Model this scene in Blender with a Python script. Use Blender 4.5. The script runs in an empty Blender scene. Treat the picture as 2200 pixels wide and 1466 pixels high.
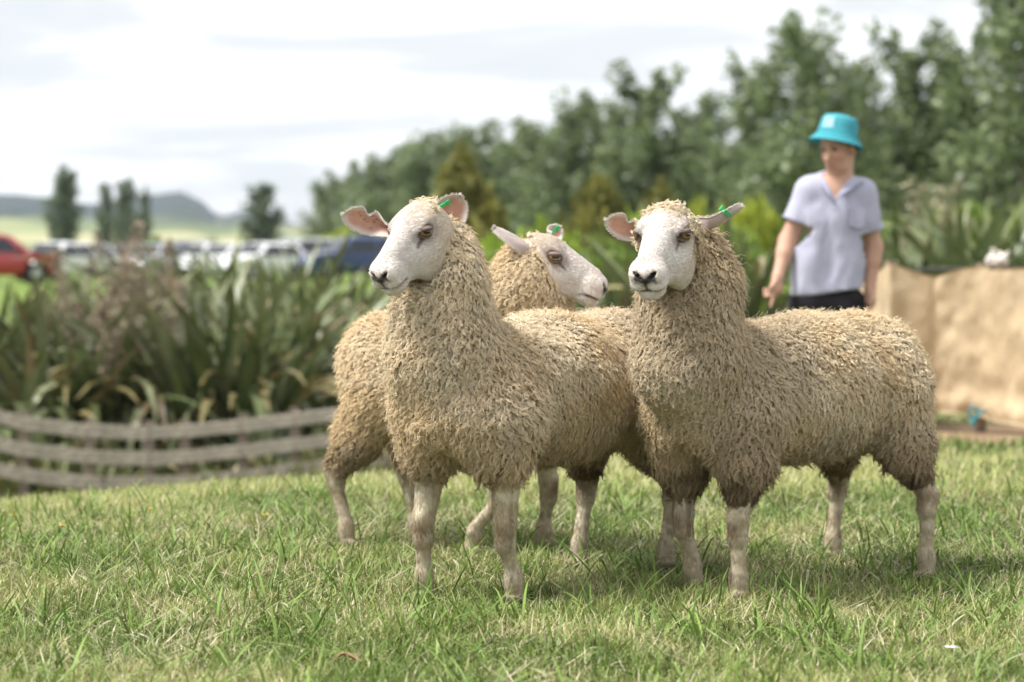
import bpy, math, random
import numpy as np
from mathutils import Vector, Matrix, Quaternion

random.seed(11)
rng = np.random.default_rng(11)
scene = bpy.context.scene
COL = scene.collection

# ------------------------------------------------------------------ camera
FPX = 2200 * 85.0 / 36.0
CAM = np.array([0.0, 0.0, 0.87])
PITCH = math.atan((733 - 545) / FPX)
cam_data = bpy.data.cameras.new('camera')
cam_data.lens = 85
cam_data.sensor_width = 36
cam_data.clip_start = 0.05
cam_data.clip_end = 9000
cam_data.dof.use_dof = True
cam_data.dof.focus_distance = 5.98
cam_data.dof.aperture_fstop = 3.2
cam_data.dof.aperture_blades = 0
cam = bpy.data.objects.new('camera', cam_data)
cam.location = CAM
cam.rotation_euler = (math.pi / 2 - PITCH, 0, 0)
COL.objects.link(cam)
scene.camera = cam

# ------------------------------------------------------------------ sky, sun, exposure
SUN_DIR = np.array([-0.52, -0.10, 0.84])
SUN_DIR = SUN_DIR / np.linalg.norm(SUN_DIR)
world = bpy.data.worlds.new('World')
scene.world = world
world.use_nodes = True


def build_world():
    nt = world.node_tree
    nt.nodes.clear()
    N = nt.nodes.new
    L = nt.links.new
    out = N('ShaderNodeOutputWorld')
    bg_sky = N('ShaderNodeBackground')
    bg_cloud = N('ShaderNodeBackground')
    mix = N('ShaderNodeMixShader')
    sky = N('ShaderNodeTexSky')
    sky.sky_type = 'NISHITA'
    sky.sun_disc = False
    sky.sun_elevation = math.asin(SUN_DIR[2])
    sky.sun_rotation = math.atan2(SUN_DIR[0], SUN_DIR[1])
    bg_sky.inputs['Strength'].default_value = 0.12
    L(sky.outputs[0], bg_sky.inputs['Color'])
    tc = N('ShaderNodeTexCoord')
    sep = N('ShaderNodeSeparateXYZ')
    L(tc.outputs['Generated'], sep.inputs[0])
    # project the direction on a cloud deck
    zz = N('ShaderNodeMath'); zz.operation = 'MAXIMUM'; zz.inputs[1].default_value = 0.0
    L(sep.outputs['Z'], zz.inputs[0])
    za = N('ShaderNodeMath'); za.operation = 'ADD'; za.inputs[1].default_value = 0.20
    L(zz.outputs[0], za.inputs[0])
    dx = N('ShaderNodeMath'); dx.operation = 'DIVIDE'
    dy = N('ShaderNodeMath'); dy.operation = 'DIVIDE'
    L(sep.outputs['X'], dx.inputs[0]); L(za.outputs[0], dx.inputs[1])
    L(sep.outputs['Y'], dy.inputs[0]); L(za.outputs[0], dy.inputs[1])
    comb = N('ShaderNodeCombineXYZ')
    L(dx.outputs[0], comb.inputs[0]); L(dy.outputs[0], comb.inputs[1])
    mp = N('ShaderNodeMapping')
    mp.inputs['Location'].default_value = (1.7, 0.35, 0.0)
    mp.inputs['Rotation'].default_value = (0, 0, 0.22)
    mp.inputs['Scale'].default_value = (1.0, 1.7, 1.0)
    L(comb.outputs[0], mp.inputs[0])
    n1 = N('ShaderNodeTexNoise')
    n1.inputs['Scale'].default_value = 1.45
    n1.inputs['Detail'].default_value = 9.0
    n1.inputs['Roughness'].default_value = 0.60
    n1.inputs['Distortion'].default_value = 0.7
    L(mp.outputs[0], n1.inputs['Vector'])
    ramp = N('ShaderNodeValToRGB')
    cr = ramp.color_ramp
    cr.elements[0].position = 0.24
    cr.elements[0].color = (0.42, 0.44, 0.46, 1)
    cr.elements[1].position = 0.72
    cr.elements[1].color = (1.0, 1.0, 0.995, 1)
    e = cr.elements.new(0.44); e.color = (0.468, 0.476, 0.486, 1)
    L(n1.outputs['Fac'], ramp.inputs[0])
    L(ramp.outputs[0], bg_cloud.inputs['Color'])
    bg_cloud.inputs['Strength'].default_value = 1.0
    mix.inputs[0].default_value = 0.93
    L(bg_sky.outputs[0], mix.inputs[1])
    L(bg_cloud.outputs[0], mix.inputs[2])
    L(mix.outputs[0], out.inputs['Surface'])


build_world()
sun_data = bpy.data.lights.new('sun', 'SUN')
sun_data.energy = 3.4
sun_data.angle = math.radians(20)
sun_data.color = (1.0, 0.975, 0.93)
sun = bpy.data.objects.new('sun', sun_data)
sun.rotation_euler = Vector(SUN_DIR).to_track_quat('Z', 'Y').to_euler()
sun.location = (-5, 3, 12)
COL.objects.link(sun)
scene.view_settings.view_transform = 'Standard'
scene.view_settings.look = 'None'
scene.view_settings.exposure = 0.95
scene.view_settings.gamma = 1.0
scene.view_settings.use_curve_mapping = False
scene.cycles.max_bounces = 6
scene.cycles.diffuse_bounces = 3
scene.cycles.glossy_bounces = 2
scene.cycles.transmission_bounces = 4
scene.cycles.transparent_max_bounces = 6
scene.cycles.caustics_reflective = False
scene.cycles.caustics_refractive = False
scene.cycles.use_denoising = True
try:
    scene.cycles_curves.shape = 'RIBBONS'
    scene.cycles_curves.subdivisions = 2
except Exception:
    pass


def W(px, py, d):
    """world point at depth Y = d on the sight line of a point of the photograph"""
    cx, cy = (px - 1100) / FPX, (733 - py) / FPX
    c, s = math.cos(PITCH), math.sin(PITCH)
    dirv = np.array([cx, c + cy * s, -s + cy * c])
    return CAM + dirv * (d / dirv[1])


# ------------------------------------------------------------------ small maths
def sstep(a, b, x):
    t = np.clip((np.asarray(x, float) - a) / (b - a), 0, 1)
    return t * t * (3 - 2 * t)


def unit(v):
    v = np.asarray(v, float)
    return v / (np.linalg.norm(v, axis=-1, keepdims=True) + 1e-12)


def hash3(i, j, k, seed):
    n = (i * 374761393 + j * 668265263 + k * 2147483647 + seed * 974634777) & 0xFFFFFFFF
    n = ((n ^ (n >> 13)) * 1274126177) & 0xFFFFFFFF
    n = (n ^ (n >> 16)) & 0xFFFFFFFF
    return n / 4294967295.0


def vnoise(P, scale=1.0, seed=0):
    P = np.asarray(P, float) * scale
    if P.shape[-1] == 2:
        P = np.concatenate([P, np.zeros(P.shape[:-1] + (1,))], -1)
    I = np.floor(P).astype(np.int64)
    f = P - I
    f = f * f * (3 - 2 * f)
    r = 0
    for a in (0, 1):
        for b in (0, 1):
            for c in (0, 1):
                w = (f[..., 0] if a else 1 - f[..., 0]) * (f[..., 1] if b else 1 - f[..., 1]) * (f[..., 2] if c else 1 - f[..., 2])
                r = r + w * hash3(I[..., 0] + a, I[..., 1] + b, I[..., 2] + c, seed)
    return r


def fbm(P, scale=1.0, seed=0, octs=3):
    r, a, t = 0, 1.0, 0
    for o in range(octs):
        r = r + a * vnoise(P, scale * 2 ** o, seed + o * 17)
        t += a
        a *= 0.5
    return r / t


def lerp(a, b, t):
    t = np.asarray(t)[..., None]
    return np.asarray(a, float) * (1 - t) + np.asarray(b, float) * t


# ------------------------------------------------------------------ objects
def tag(o, label=None, cat=None, group=None, kind=None):
    if label: o['label'] = label
    if cat: o['category'] = cat
    if group: o['group'] = group
    if kind: o['kind'] = kind
    return o


def empty(name, loc=(0, 0, 0), rz=0.0, parent=None):
    o = bpy.data.objects.new(name, None)
    o.empty_display_size = 0.1
    COL.objects.link(o)
    o.location = loc
    o.rotation_euler = (0, 0, rz)
    if parent: o.parent = parent
    return o


def mesh_data(name, V, F, m=None, col=None, smooth=True):
    me = bpy.data.meshes.new(name)
    V = np.asarray(V, dtype=np.float32)
    if isinstance(F, np.ndarray) and F.ndim == 2:
        nf, k = F.shape
        me.vertices.add(len(V)); me.vertices.foreach_set('co', V.ravel())
        me.loops.add(nf * k); me.loops.foreach_set('vertex_index', F.astype(np.int32).ravel())
        me.polygons.add(nf)
        me.polygons.foreach_set('loop_start', np.arange(0, nf * k, k, dtype=np.int32))
        me.update(calc_edges=True)
        me.validate()
    else:
        me.from_pydata([tuple(map(float, v)) for v in V], [], [tuple(int(i) for i in f) for f in F])
    if smooth:
        me.polygons.foreach_set('use_smooth', np.ones(len(me.polygons), dtype=bool))
    if col is not None:
        a = me.attributes.new('col', 'FLOAT_COLOR', 'POINT')
        c = np.ones((len(V), 4), dtype=np.float32)
        c[:, :3] = col
        a.data.foreach_set('color', c.ravel())
    if m is not None:
        me.materials.append(m)
    me.update()
    return me


def link(name, data, parent=None, loc=(0, 0, 0)):
    o = bpy.data.objects.new(name, data)
    COL.objects.link(o)
    o.location = loc
    if parent: o.parent = parent
    return o


def mobj(name, V, F, m=None, parent=None, col=None, smooth=True, origin=None):
    """a mesh object from world (or parent-local) points; origin moves its pivot"""
    V = np.asarray(V, float)
    loc = (0, 0, 0)
    if origin is not None:
        V = V - np.asarray(origin)
        loc = tuple(origin)
    return link(name, mesh_data(name, V, F, m, col, smooth), parent, loc)


class MB:
    """collects simple solids into one mesh"""
    def __init__(self):
        self.V, self.F = [], []

    def add(self, V, F):
        b = len(self.V)
        self.V += [tuple(map(float, v)) for v in V]
        self.F += [tuple(int(i) + b for i in f) for f in F]
        return self

    def box(self, c, s, R=None):
        c = np.asarray(c, float); h = np.asarray(s, float) / 2
        P = np.array([[x, y, z] for x in (-1, 1) for y in (-1, 1) for z in (-1, 1)]) * h
        if R is not None: P = P @ np.asarray(R).T
        return self.add(P + c, [(0, 1, 3, 2), (4, 6, 7, 5), (0, 4, 5, 1), (2, 3, 7, 6), (0, 2, 6, 4), (1, 5, 7, 3)])

    def tube(self, pts, rad, n=8, cap=True):
        pts = np.asarray(pts, float)
        rad = np.broadcast_to(np.asarray(rad, float), (len(pts),))
        V, F = [], []
        prev = None
        for i, p in enumerate(pts):
            t = unit(pts[min(i + 1, len(pts) - 1)] - pts[max(i - 1, 0)])
            if prev is None:
                a = np.cross(t, [0, 0, 1]) if abs(t[2]) < .9 else np.cross(t, [1, 0, 0])
            else:
                a = prev - t * np.dot(prev, t)
            a = unit(a); prev = a
            b = np.cross(t, a)
            for k in range(n):
                an = 2 * math.pi * k / n
                V.append(p + rad[i] * (math.cos(an) * a + math.sin(an) * b))
        for i in range(len(pts) - 1):
            for k in range(n):
                k2 = (k + 1) % n
                F.append((i * n + k, i * n + k2, (i + 1) * n + k2, (i + 1) * n + k))
        if cap:
            F.append(tuple(range(n))[::-1])
            F.append(tuple((len(pts) - 1) * n + k for k in range(n)))
        return self.add(V, F)

    def lathe(self, prof, n=24, M=None):
        V, F = [], []
        for r, z in prof:
            for k in range(n):
                an = 2 * math.pi * k / n
                V.append((r * math.cos(an), r * math.sin(an), z))
        V = np.array(V)
        if M is not None:
            V = V @ np.asarray(M[0]).T + np.asarray(M[1])
        for i in range(len(prof) - 1):
            for k in range(n):
                k2 = (k + 1) % n
                F.append((i * n + k, i * n + k2, (i + 1) * n + k2, (i + 1) * n + k))
        return self.add(V, F)

    def obj(self, name, m, parent=None, smooth=True, origin=None, col=None):
        return mobj(name, np.array(self.V), self.F, m, parent, col, smooth, origin)


# ------------------------------------------------------------------ materials
MATS = {}


def material(name, color=(.5, .5, .5), rough=.7, spec=.3, attr=False, noise=None, bump=None, translucent=0.0, metallic=0.0, sheen=0.0, coat=0.0, sss=0.0):
    """noise = (scale, amount, stretch); bump = (scale, strength, distance)"""
    if name in MATS: return MATS[name]
    m = bpy.data.materials.new(name)
    m.use_nodes = True
    nt = m.node_tree
    N, L = nt.nodes.new, nt.links.new
    bs = nt.nodes['Principled BSDF']
    out = nt.nodes['Material Output']
    bs.inputs['Roughness'].default_value = rough
    bs.inputs['Specular IOR Level'].default_value = spec
    bs.inputs['Metallic'].default_value = metallic
    if sheen: bs.inputs['Sheen Weight'].default_value = sheen
    if coat: bs.inputs['Coat Weight'].default_value = coat; bs.inputs['Coat Roughness'].default_value = .06
    if sss:
        bs.inputs['Subsurface Weight'].default_value = sss
        bs.inputs['Subsurface Radius'].default_value = (.012, .006, .004)
    if attr:
        a = N('ShaderNodeAttribute'); a.attribute_name = 'col'
        src = a.outputs['Color']
    else:
        a = N('ShaderNodeRGB'); a.outputs[0].default_value = (*color, 1)
        src = a.outputs[0]
    if noise or bump:
        tc = N('ShaderNodeTexCoord')
    if noise:
        nz = N('ShaderNodeTexNoise')
        nz.inputs['Scale'].default_value = noise[0]
        nz.inputs['Detail'].default_value = 5
        mp = N('ShaderNodeMapping')
        if len(noise) > 2: mp.inputs['Scale'].default_value = noise[2]
        L(tc.outputs['Object'], mp.inputs[0]); L(mp.outputs[0], nz.inputs['Vector'])
        mr = N('ShaderNodeMapRange')
        mr.inputs['From Min'].default_value = .3; mr.inputs['From Max'].default_value = .7
        mr.inputs['To Min'].default_value = 1 - noise[1]; mr.inputs['To Max'].default_value = 1 + noise[1]
        L(nz.outputs['Fac'], mr.inputs[0])
        vm = N('ShaderNodeVectorMath'); vm.operation = 'SCALE'
        L(src, vm.inputs[0]); L(mr.outputs[0], vm.inputs['Scale'])
        src = vm.outputs[0]
    L(src, bs.inputs['Base Color'])
    if bump:
        nb = N('ShaderNodeTexNoise')
        nb.inputs['Scale'].default_value = bump[0]
        nb.inputs['Detail'].default_value = 6
        L(tc.outputs['Object'], nb.inputs['Vector'])
        bp = N('ShaderNodeBump')
        bp.inputs['Strength'].default_value = bump[1]
        bp.inputs['Distance'].default_value = bump[2]
        L(nb.outputs['Fac'], bp.inputs['Height'])
        L(bp.outputs[0], bs.inputs['Normal'])
    if translucent > 0:
        tr = N('ShaderNodeBsdfTranslucent')
        L(src, tr.inputs['Color'])
        mx = N('ShaderNodeMixShader'); mx.inputs[0].default_value = translucent
        L(bs.outputs[0], mx.inputs[1]); L(tr.outputs[0], mx.inputs[2])
        L(mx.outputs[0], out.inputs['Surface'])
    MATS[name] = m
    return m


M_SKIN = material('sheep_skin', rough=.75, spec=.25, attr=True, noise=(90, .035), bump=(200, .12, .002))
M_WOOL = material('wool_strand', rough=.85, spec=.12, attr=True, translucent=.10)
M_UNDER = material('wool_under', rough=.95, spec=.05, attr=True, noise=(70, .12), bump=(120, .5, .01))
M_HAIR = material('face_hair', rough=.7, spec=.2, attr=True, translucent=.2)
M_EAR = material('ear_skin', rough=.7, spec=.25, attr=True, noise=(60, .06), translucent=.22)
M_TAG = material('green_plastic', (.06, .5, .16), .35, .5)
M_BLADE = material('grass_blade', rough=.55, spec=.3, attr=True, translucent=.20)
M_LEAF = material('tree_leaf', rough=.45, spec=.45, attr=True, translucent=.28)
M_SHRUBLEAF = material('shrub_leaf', rough=.5, spec=.35, attr=True, translucent=.35)
M_FLAX = material('flax_leaf', rough=.4, spec=.5, attr=True, noise=(9, .18), translucent=.15)
M_BARK = material('bark', (.16, .135, .11), .9, .1, noise=(14, .35), bump=(25, .6, .03))
M_PLUME = material('plume', rough=.9, spec=.1, attr=True, translucent=.3)
M_WOOD = material('weathered_board', (.50, .44, .36), .85, .15, noise=(5, .55, (1.0, 6.0, 14.0)), bump=(30, .4, .01))
M_POST = material('fence_post_wood', (.20, .165, .13), .9, .1, noise=(9, .3), bump=(30, .5, .01))


# ------------------------------------------------------------------ terrain
def gz(x, y):
    x = np.asarray(x, float); y = np.asarray(y, float)
    wl = 1 - sstep(-.9, .9, x - (y - 10) * .02)
    left = -1.28 * sstep(8.3, 19, y) + 1.12 * sstep(36, 62, y)
    right = -.33 * sstep(8.5, 17, y) - .25 * sstep(18, 28, y) + .42 * sstep(36, 62, y)
    z = wl * left + (1 - wl) * right
    z = z - .17 * sstep(-.5, -3.2, x) * sstep(5.0, 10, y) * (1 - sstep(9.5, 16, y))
    z = z + (fbm(np.stack([x, y], -1), .55, 5, 2) - .5) * .05 * sstep(30, 12, y)
    return z


def build_ground():
    ys = np.concatenate([np.arange(-30, 3, 3.0), np.arange(3, 30, .25), np.arange(30, 80, 1.5), np.geomspace(80, 5200, 60)])
    s = np.linspace(-1, 1, 161)
    Y, S = np.meshgrid(ys, s, indexing='ij')
    X = S * (4.5 + .62 * np.maximum(np.abs(Y), 6))
    Z = gz(X, Y)
    V = np.stack([X, Y, Z], -1).reshape(-1, 3)
    n, k = Y.shape
    I = np.arange(n * k).reshape(n, k)
    F = np.stack([I[:-1, :-1], I[:-1, 1:], I[1:, 1:], I[1:, :-1]], -1).reshape(-1, 4)
    m = bpy.data.materials.new('turf_soil')
    m.use_nodes = True
    nt = m.node_tree; N, L = nt.nodes.new, nt.links.new
    bs = nt.nodes['Principled BSDF']
    bs.inputs['Roughness'].default_value = .95
    bs.inputs['Specular IOR Level'].default_value = .1
    a = N('ShaderNodeAttribute'); a.attribute_name = 'col'
    tc = N('ShaderNodeTexCoord')
    nz = N('ShaderNodeTexNoise'); nz.inputs['Scale'].default_value = 7; nz.inputs['Detail'].default_value = 7
    L(tc.outputs['Object'], nz.inputs['Vector'])
    mr = N('ShaderNodeMapRange'); mr.inputs['From Min'].default_value = .3; mr.inputs['From Max'].default_value = .7
    mr.inputs['To Min'].default_value = .7; mr.inputs['To Max'].default_value = 1.3
    L(nz.outputs['Fac'], mr.inputs[0])
    vm = N('ShaderNodeVectorMath'); vm.operation = 'SCALE'
    L(a.outputs['Color'], vm.inputs[0]); L(mr.outputs[0], vm.inputs['Scale'])
    L(vm.outputs[0], bs.inputs['Base Color'])
    bp = N('ShaderNodeBump'); bp.inputs['Strength'].default_value = .5; bp.inputs['Distance'].default_value = .03
    L(nz.outputs['Fac'], bp.inputs['Height']); L(bp.outputs[0], bs.inputs['Normal'])
    P2 = V[:, :2]
    patch = fbm(P2, .8, 3, 3)
    col = lerp((.032, .035, .014), (.075, .068, .030), sstep(.3, .7, patch))
    far = sstep(30, 60, V[:, 1])
    col = lerp(col, np.array((.155, .22, .05)), far * .9)
    fields = fbm(P2, .004, 9, 2)
    col = lerp(col, lerp((.20, .23, .09), (.36, .34, .17), sstep(.4, .6, fields)), sstep(150, 400, V[:, 1]))
    dm = dirt_mask(V[:, 0], V[:, 1])
    col = lerp(col, np.array((.24, .165, .10)), dm)
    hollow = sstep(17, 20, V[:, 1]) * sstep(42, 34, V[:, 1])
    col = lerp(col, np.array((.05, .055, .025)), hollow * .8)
    o = mobj('ground', V, F, m, col=col)
    tag(o, kind='structure')
    return o


def dirt_mask(x, y):
    n = (fbm(np.stack([x, y], -1), 1.3, 21, 3) - .5)
    return sstep(12.9, 13.7, y + n * 2.2) * sstep(17.2, 16.4, y) * sstep(1.9, 2.5, x + n * .6)


# ------------------------------------------------------------------ implicit surfaces
def smin(a, b, k):
    h = np.maximum(k - np.abs(a - b), 0) / k
    return np.minimum(a, b) - h * h * k * .25


class Solid:
    """smooth union of rounded cones and ellipsoids"""
    def __init__(self, k=.03):
        self.p = []
        self.k = k

    def cone(self, a, b, ra, rb, k=None):
        self.p.append(('c', np.asarray(a, float), np.asarray(b, float), ra, rb, self.k if k is None else k)); return self

    def chain(self, pts, rads, k=None):
        for i in range(len(pts) - 1):
            self.cone(pts[i], pts[i + 1], rads[i], rads[i + 1], k)
        return self

    def ell(self, c, r, R=None, k=None):
        """R rows = local axes in world"""
        self.p.append(('e', np.asarray(c, float), np.asarray(r, float), np.eye(3) if R is None else np.asarray(R, float), None, self.k if k is None else k)); return self

    def cut(self, c, r, R=None, k=.006):
        self.p.append(('x', np.asarray(c, float), np.asarray(r, float), np.eye(3) if R is None else np.asarray(R, float), None, k)); return self

    def __call__(self, P):
        d = None
        for t, a, b, ra, rb, k in self.p:
            if t == 'c':
                ba = b - a
                pa = P - a
                h = np.clip(pa @ ba / (ba @ ba + 1e-12), 0, 1)
                q = np.linalg.norm(pa - h[:, None] * ba, axis=1) - (ra + (rb - ra) * h)
            else:
                q = (P - a) @ ra.T
                k0 = np.linalg.norm(q / b, axis=1)
                k1 = np.linalg.norm(q / (b * b), axis=1) + 1e-9
                q = k0 * (k0 - 1) / k1
            if t == 'x':
                d = -smin(-d, q, k)
            else:
                d = q if d is None else smin(d, q, k)
        return d

    def bounds(self, pad):
        lo, hi = np.full(3, 1e9), np.full(3, -1e9)
        for t, a, b, ra, rb, k in self.p:
            if t == 'x': continue
            if t == 'c':
                lo = np.minimum(lo, np.minimum(a - ra, b - rb)); hi = np.maximum(hi, np.maximum(a + ra, b + rb))
            else:
                r = b.max(); lo = np.minimum(lo, a - r); hi = np.maximum(hi, a + r)
        return lo - pad, hi + pad


def axis_coords(lo, hi, h, fine=None):
    """rectilinear coordinates, finer inside fine = (lo, hi, h)"""
    if fine is None:
        return np.arange(lo, hi + h, h)
    a, b, hf = fine
    left = np.arange(a, lo - h, -h)[::-1] if a > lo else np.array([])
    mid = np.arange(a + hf, b, hf)
    right = np.arange(b, hi + h, h)
    return np.concatenate([left, mid, right])


def surface(f, xs, ys, zs, lip=1.25, B=4):
    """surface nets on a rectilinear grid, evaluated only near the surface"""
    def padn(a):
        r = (-len(a)) % B
        if r: a = np.concatenate([a, a[-1] + (a[-1] - a[-2]) * np.arange(1, r + 1)])
        return a
    xs, ys, zs = padn(xs), padn(ys), padn(zs)
    nx, ny, nz = len(xs), len(ys), len(zs)
    def blk(a):
        A = a.reshape(-1, B)
        return A.mean(1), (A[:, -1] - A[:, 0]) / 2
    bx, hx = blk(xs); by, hy = blk(ys); bz, hz = blk(zs)
    G = np.stack(np.meshgrid(bx, by, bz, indexing='ij'), -1).reshape(-1, 3)
    H = np.sqrt((np.stack(np.meshgrid(hx, hy, hz, indexing='ij'), -1) ** 2).sum(-1)).ravel()
    D = f(G)
    act = np.abs(D) < H * lip + .012
    field = np.repeat(np.repeat(np.repeat(D.reshape(len(bx), len(by), len(bz)).astype(np.float32), B, 0), B, 1), B, 2)
    ia = np.nonzero(act)[0]
    bi, bj, bk = np.unravel_index(ia, (len(bx), len(by), len(bz)))
    o = np.arange(B)
    oi, oj, ok = [q.ravel() for q in np.meshgrid(o, o, o, indexing='ij')]
    I = (bi[:, None] * B + oi).ravel(); J = (bj[:, None] * B + oj).ravel(); K = (bk[:, None] * B + ok).ravel()
    P = np.stack([xs[I], ys[J], zs[K]], -1)
    vals = np.concatenate([f(P[i:i + 400000]) for i in range(0, len(P), 400000)])
    field[I, J, K] = vals
    s = field < 0
    c = s[:-1, :-1, :-1]
    any_, all_ = c.copy(), c.copy()
    for a in (0, 1):
        for b in (0, 1):
            for d in (0, 1):
                q = s[a:nx - 1 + a, b:ny - 1 + b, d:nz - 1 + d]
                any_ |= q; all_ &= q
    mix = any_ & ~all_
    ci, cj, ck = np.nonzero(mix)
    vid = np.full(mix.shape, -1, dtype=np.int64)
    vid[ci, cj, ck] = np.arange(len(ci))
    acc = np.zeros((len(ci), 3)); cnt = np.zeros(len(ci))
    ax = (xs, ys, zs)
    for axis in range(3):
        u, v = [q for q in range(3) if q != axis]
        for a in (0, 1):
            for b in (0, 1):
                o0 = [0, 0, 0]; o0[u] = a; o0[v] = b
                o1 = list(o0); o1[axis] = 1
                i0 = (ci + o0[0], cj + o0[1], ck + o0[2]); i1 = (ci + o1[0], cj + o1[1], ck + o1[2])
                f0 = field[i0].astype(float); f1 = field[i1].astype(float)
                m = (f0 < 0) != (f1 < 0)
                t = np.where(m, f0 / np.where(np.abs(f0 - f1) < 1e-9, 1, f0 - f1), 0)
                p0 = np.stack([xs[i0[0]], ys[i0[1]], zs[i0[2]]], -1)
                p1 = np.stack([xs[i1[0]], ys[i1[1]], zs[i1[2]]], -1)
                acc += np.where(m[:, None], p0 + (p1 - p0) * np.clip(t, 0, 1)[:, None], 0)
                cnt += m
    V = acc / cnt[:, None]
    faces = []
    for axis in range(3):
        u, v = [(1, 2), (2, 0), (0, 1)][axis]
        sl0 = [slice(None)] * 3; sl1 = [slice(None)] * 3
        sl0[axis] = slice(0, -1); sl1[axis] = slice(1, None)
        ch = s[tuple(sl0)] != s[tuple(sl1)]
        E = np.nonzero(ch)
        E = np.stack(E, 0)
        ok_ = (E[u] > 0) & (E[v] > 0) & (E[u] < len(ax[u]) - 1) & (E[v] < len(ax[v]) - 1)
        E = E[:, ok_]
        inside = s[E[0], E[1], E[2]]
        def cell(du, dv):
            q = E.copy(); q[u] += du; q[v] += dv
            return vid[q[0], q[1], q[2]]
        q = np.stack([cell(-1, -1), cell(0, -1), cell(0, 0), cell(-1, 0)], -1)
        q[~inside] = q[~inside][:, ::-1]
        faces.append(q)
    F = np.concatenate(faces)
    F = F[(F >= 0).all(1)]
    return V, F


def smooth_verts(V, F, n=2, w=.5):
    E = np.concatenate([F[:, [0, 1]], F[:, [1, 2]], F[:, [2, 3]], F[:, [3, 0]]])
    for _ in range(n):
        acc = np.zeros_like(V); cnt = np.zeros(len(V))
        np.add.at(acc, E[:, 0], V[E[:, 1]]); np.add.at(acc, E[:, 1], V[E[:, 0]])
        np.add.at(cnt, E[:, 0], 1); np.add.at(cnt, E[:, 1], 1)
        V = V * (1 - w) + w * acc / np.maximum(cnt, 1)[:, None]
    return V


def grad(f, P, e=.004):
    g = np.stack([f(P + np.eye(3)[i] * e) - f(P - np.eye(3)[i] * e) for i in range(3)], -1)
    return unit(g)


def sample_faces(V, F, n, R, weight=None):
    a, b, c, d = V[F[:, 0]], V[F[:, 1]], V[F[:, 2]], V[F[:, 3]]
    area = .5 * np.linalg.norm(np.cross(c - a, d - b), axis=1)
    w = area if weight is None else area * weight((a + b + c + d) / 4)
    cdf = np.cumsum(w); cdf /= cdf[-1]
    i = np.searchsorted(cdf, R.random(n))
    u, v = R.random(n)[:, None], R.random(n)[:, None]
    return (a[i] * (1 - u) + b[i] * u) * (1 - v) + (d[i] * (1 - u) + c[i] * u) * v


def curves_obj(name, P, rad, col, m, parent, origin):
    """P: n x k x 3 strands, rad: n x k, col: n x 3"""
    n, k = P.shape[:2]
    cu = bpy.data.hair_curves.new(name)
    cu.add_curves([k] * n)
    cu.attributes['position'].data.foreach_set('vector', (P - origin).astype(np.float32).ravel())
    a = cu.attributes.get('radius') or cu.attributes.new('radius', 'FLOAT', 'POINT')
    a.data.foreach_set('value', np.broadcast_to(rad, (n, k)).astype(np.float32).ravel())
    c = np.ones((n, 4), dtype=np.float32); c[:, :3] = col
    a = cu.attributes.new('col', 'FLOAT_COLOR', 'CURVE')
    a.data.foreach_set('color', c.ravel())
    cu.materials.append(m)
    o = bpy.data.objects.new(name, cu)
    COL.objects.link(o)
    o.parent = parent
    return o


def tangents(n):
    h = np.where(np.abs(n[:, 2:3]) < .9, np.array([0, 0, 1.0]), np.array([1.0, 0, 0]))
    t1 = unit(np.cross(n, h)); t2 = np.cross(n, t1)
    return t1, t2


# ------------------------------------------------------------------ sheep
def head_frame(d):
    x = unit(np.asarray(d, float))
    z = unit(np.array([0, 0, 1.0]) - x * x[2])
    y = np.cross(z, x)
    return np.stack([x, y, z])          # rows


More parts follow.
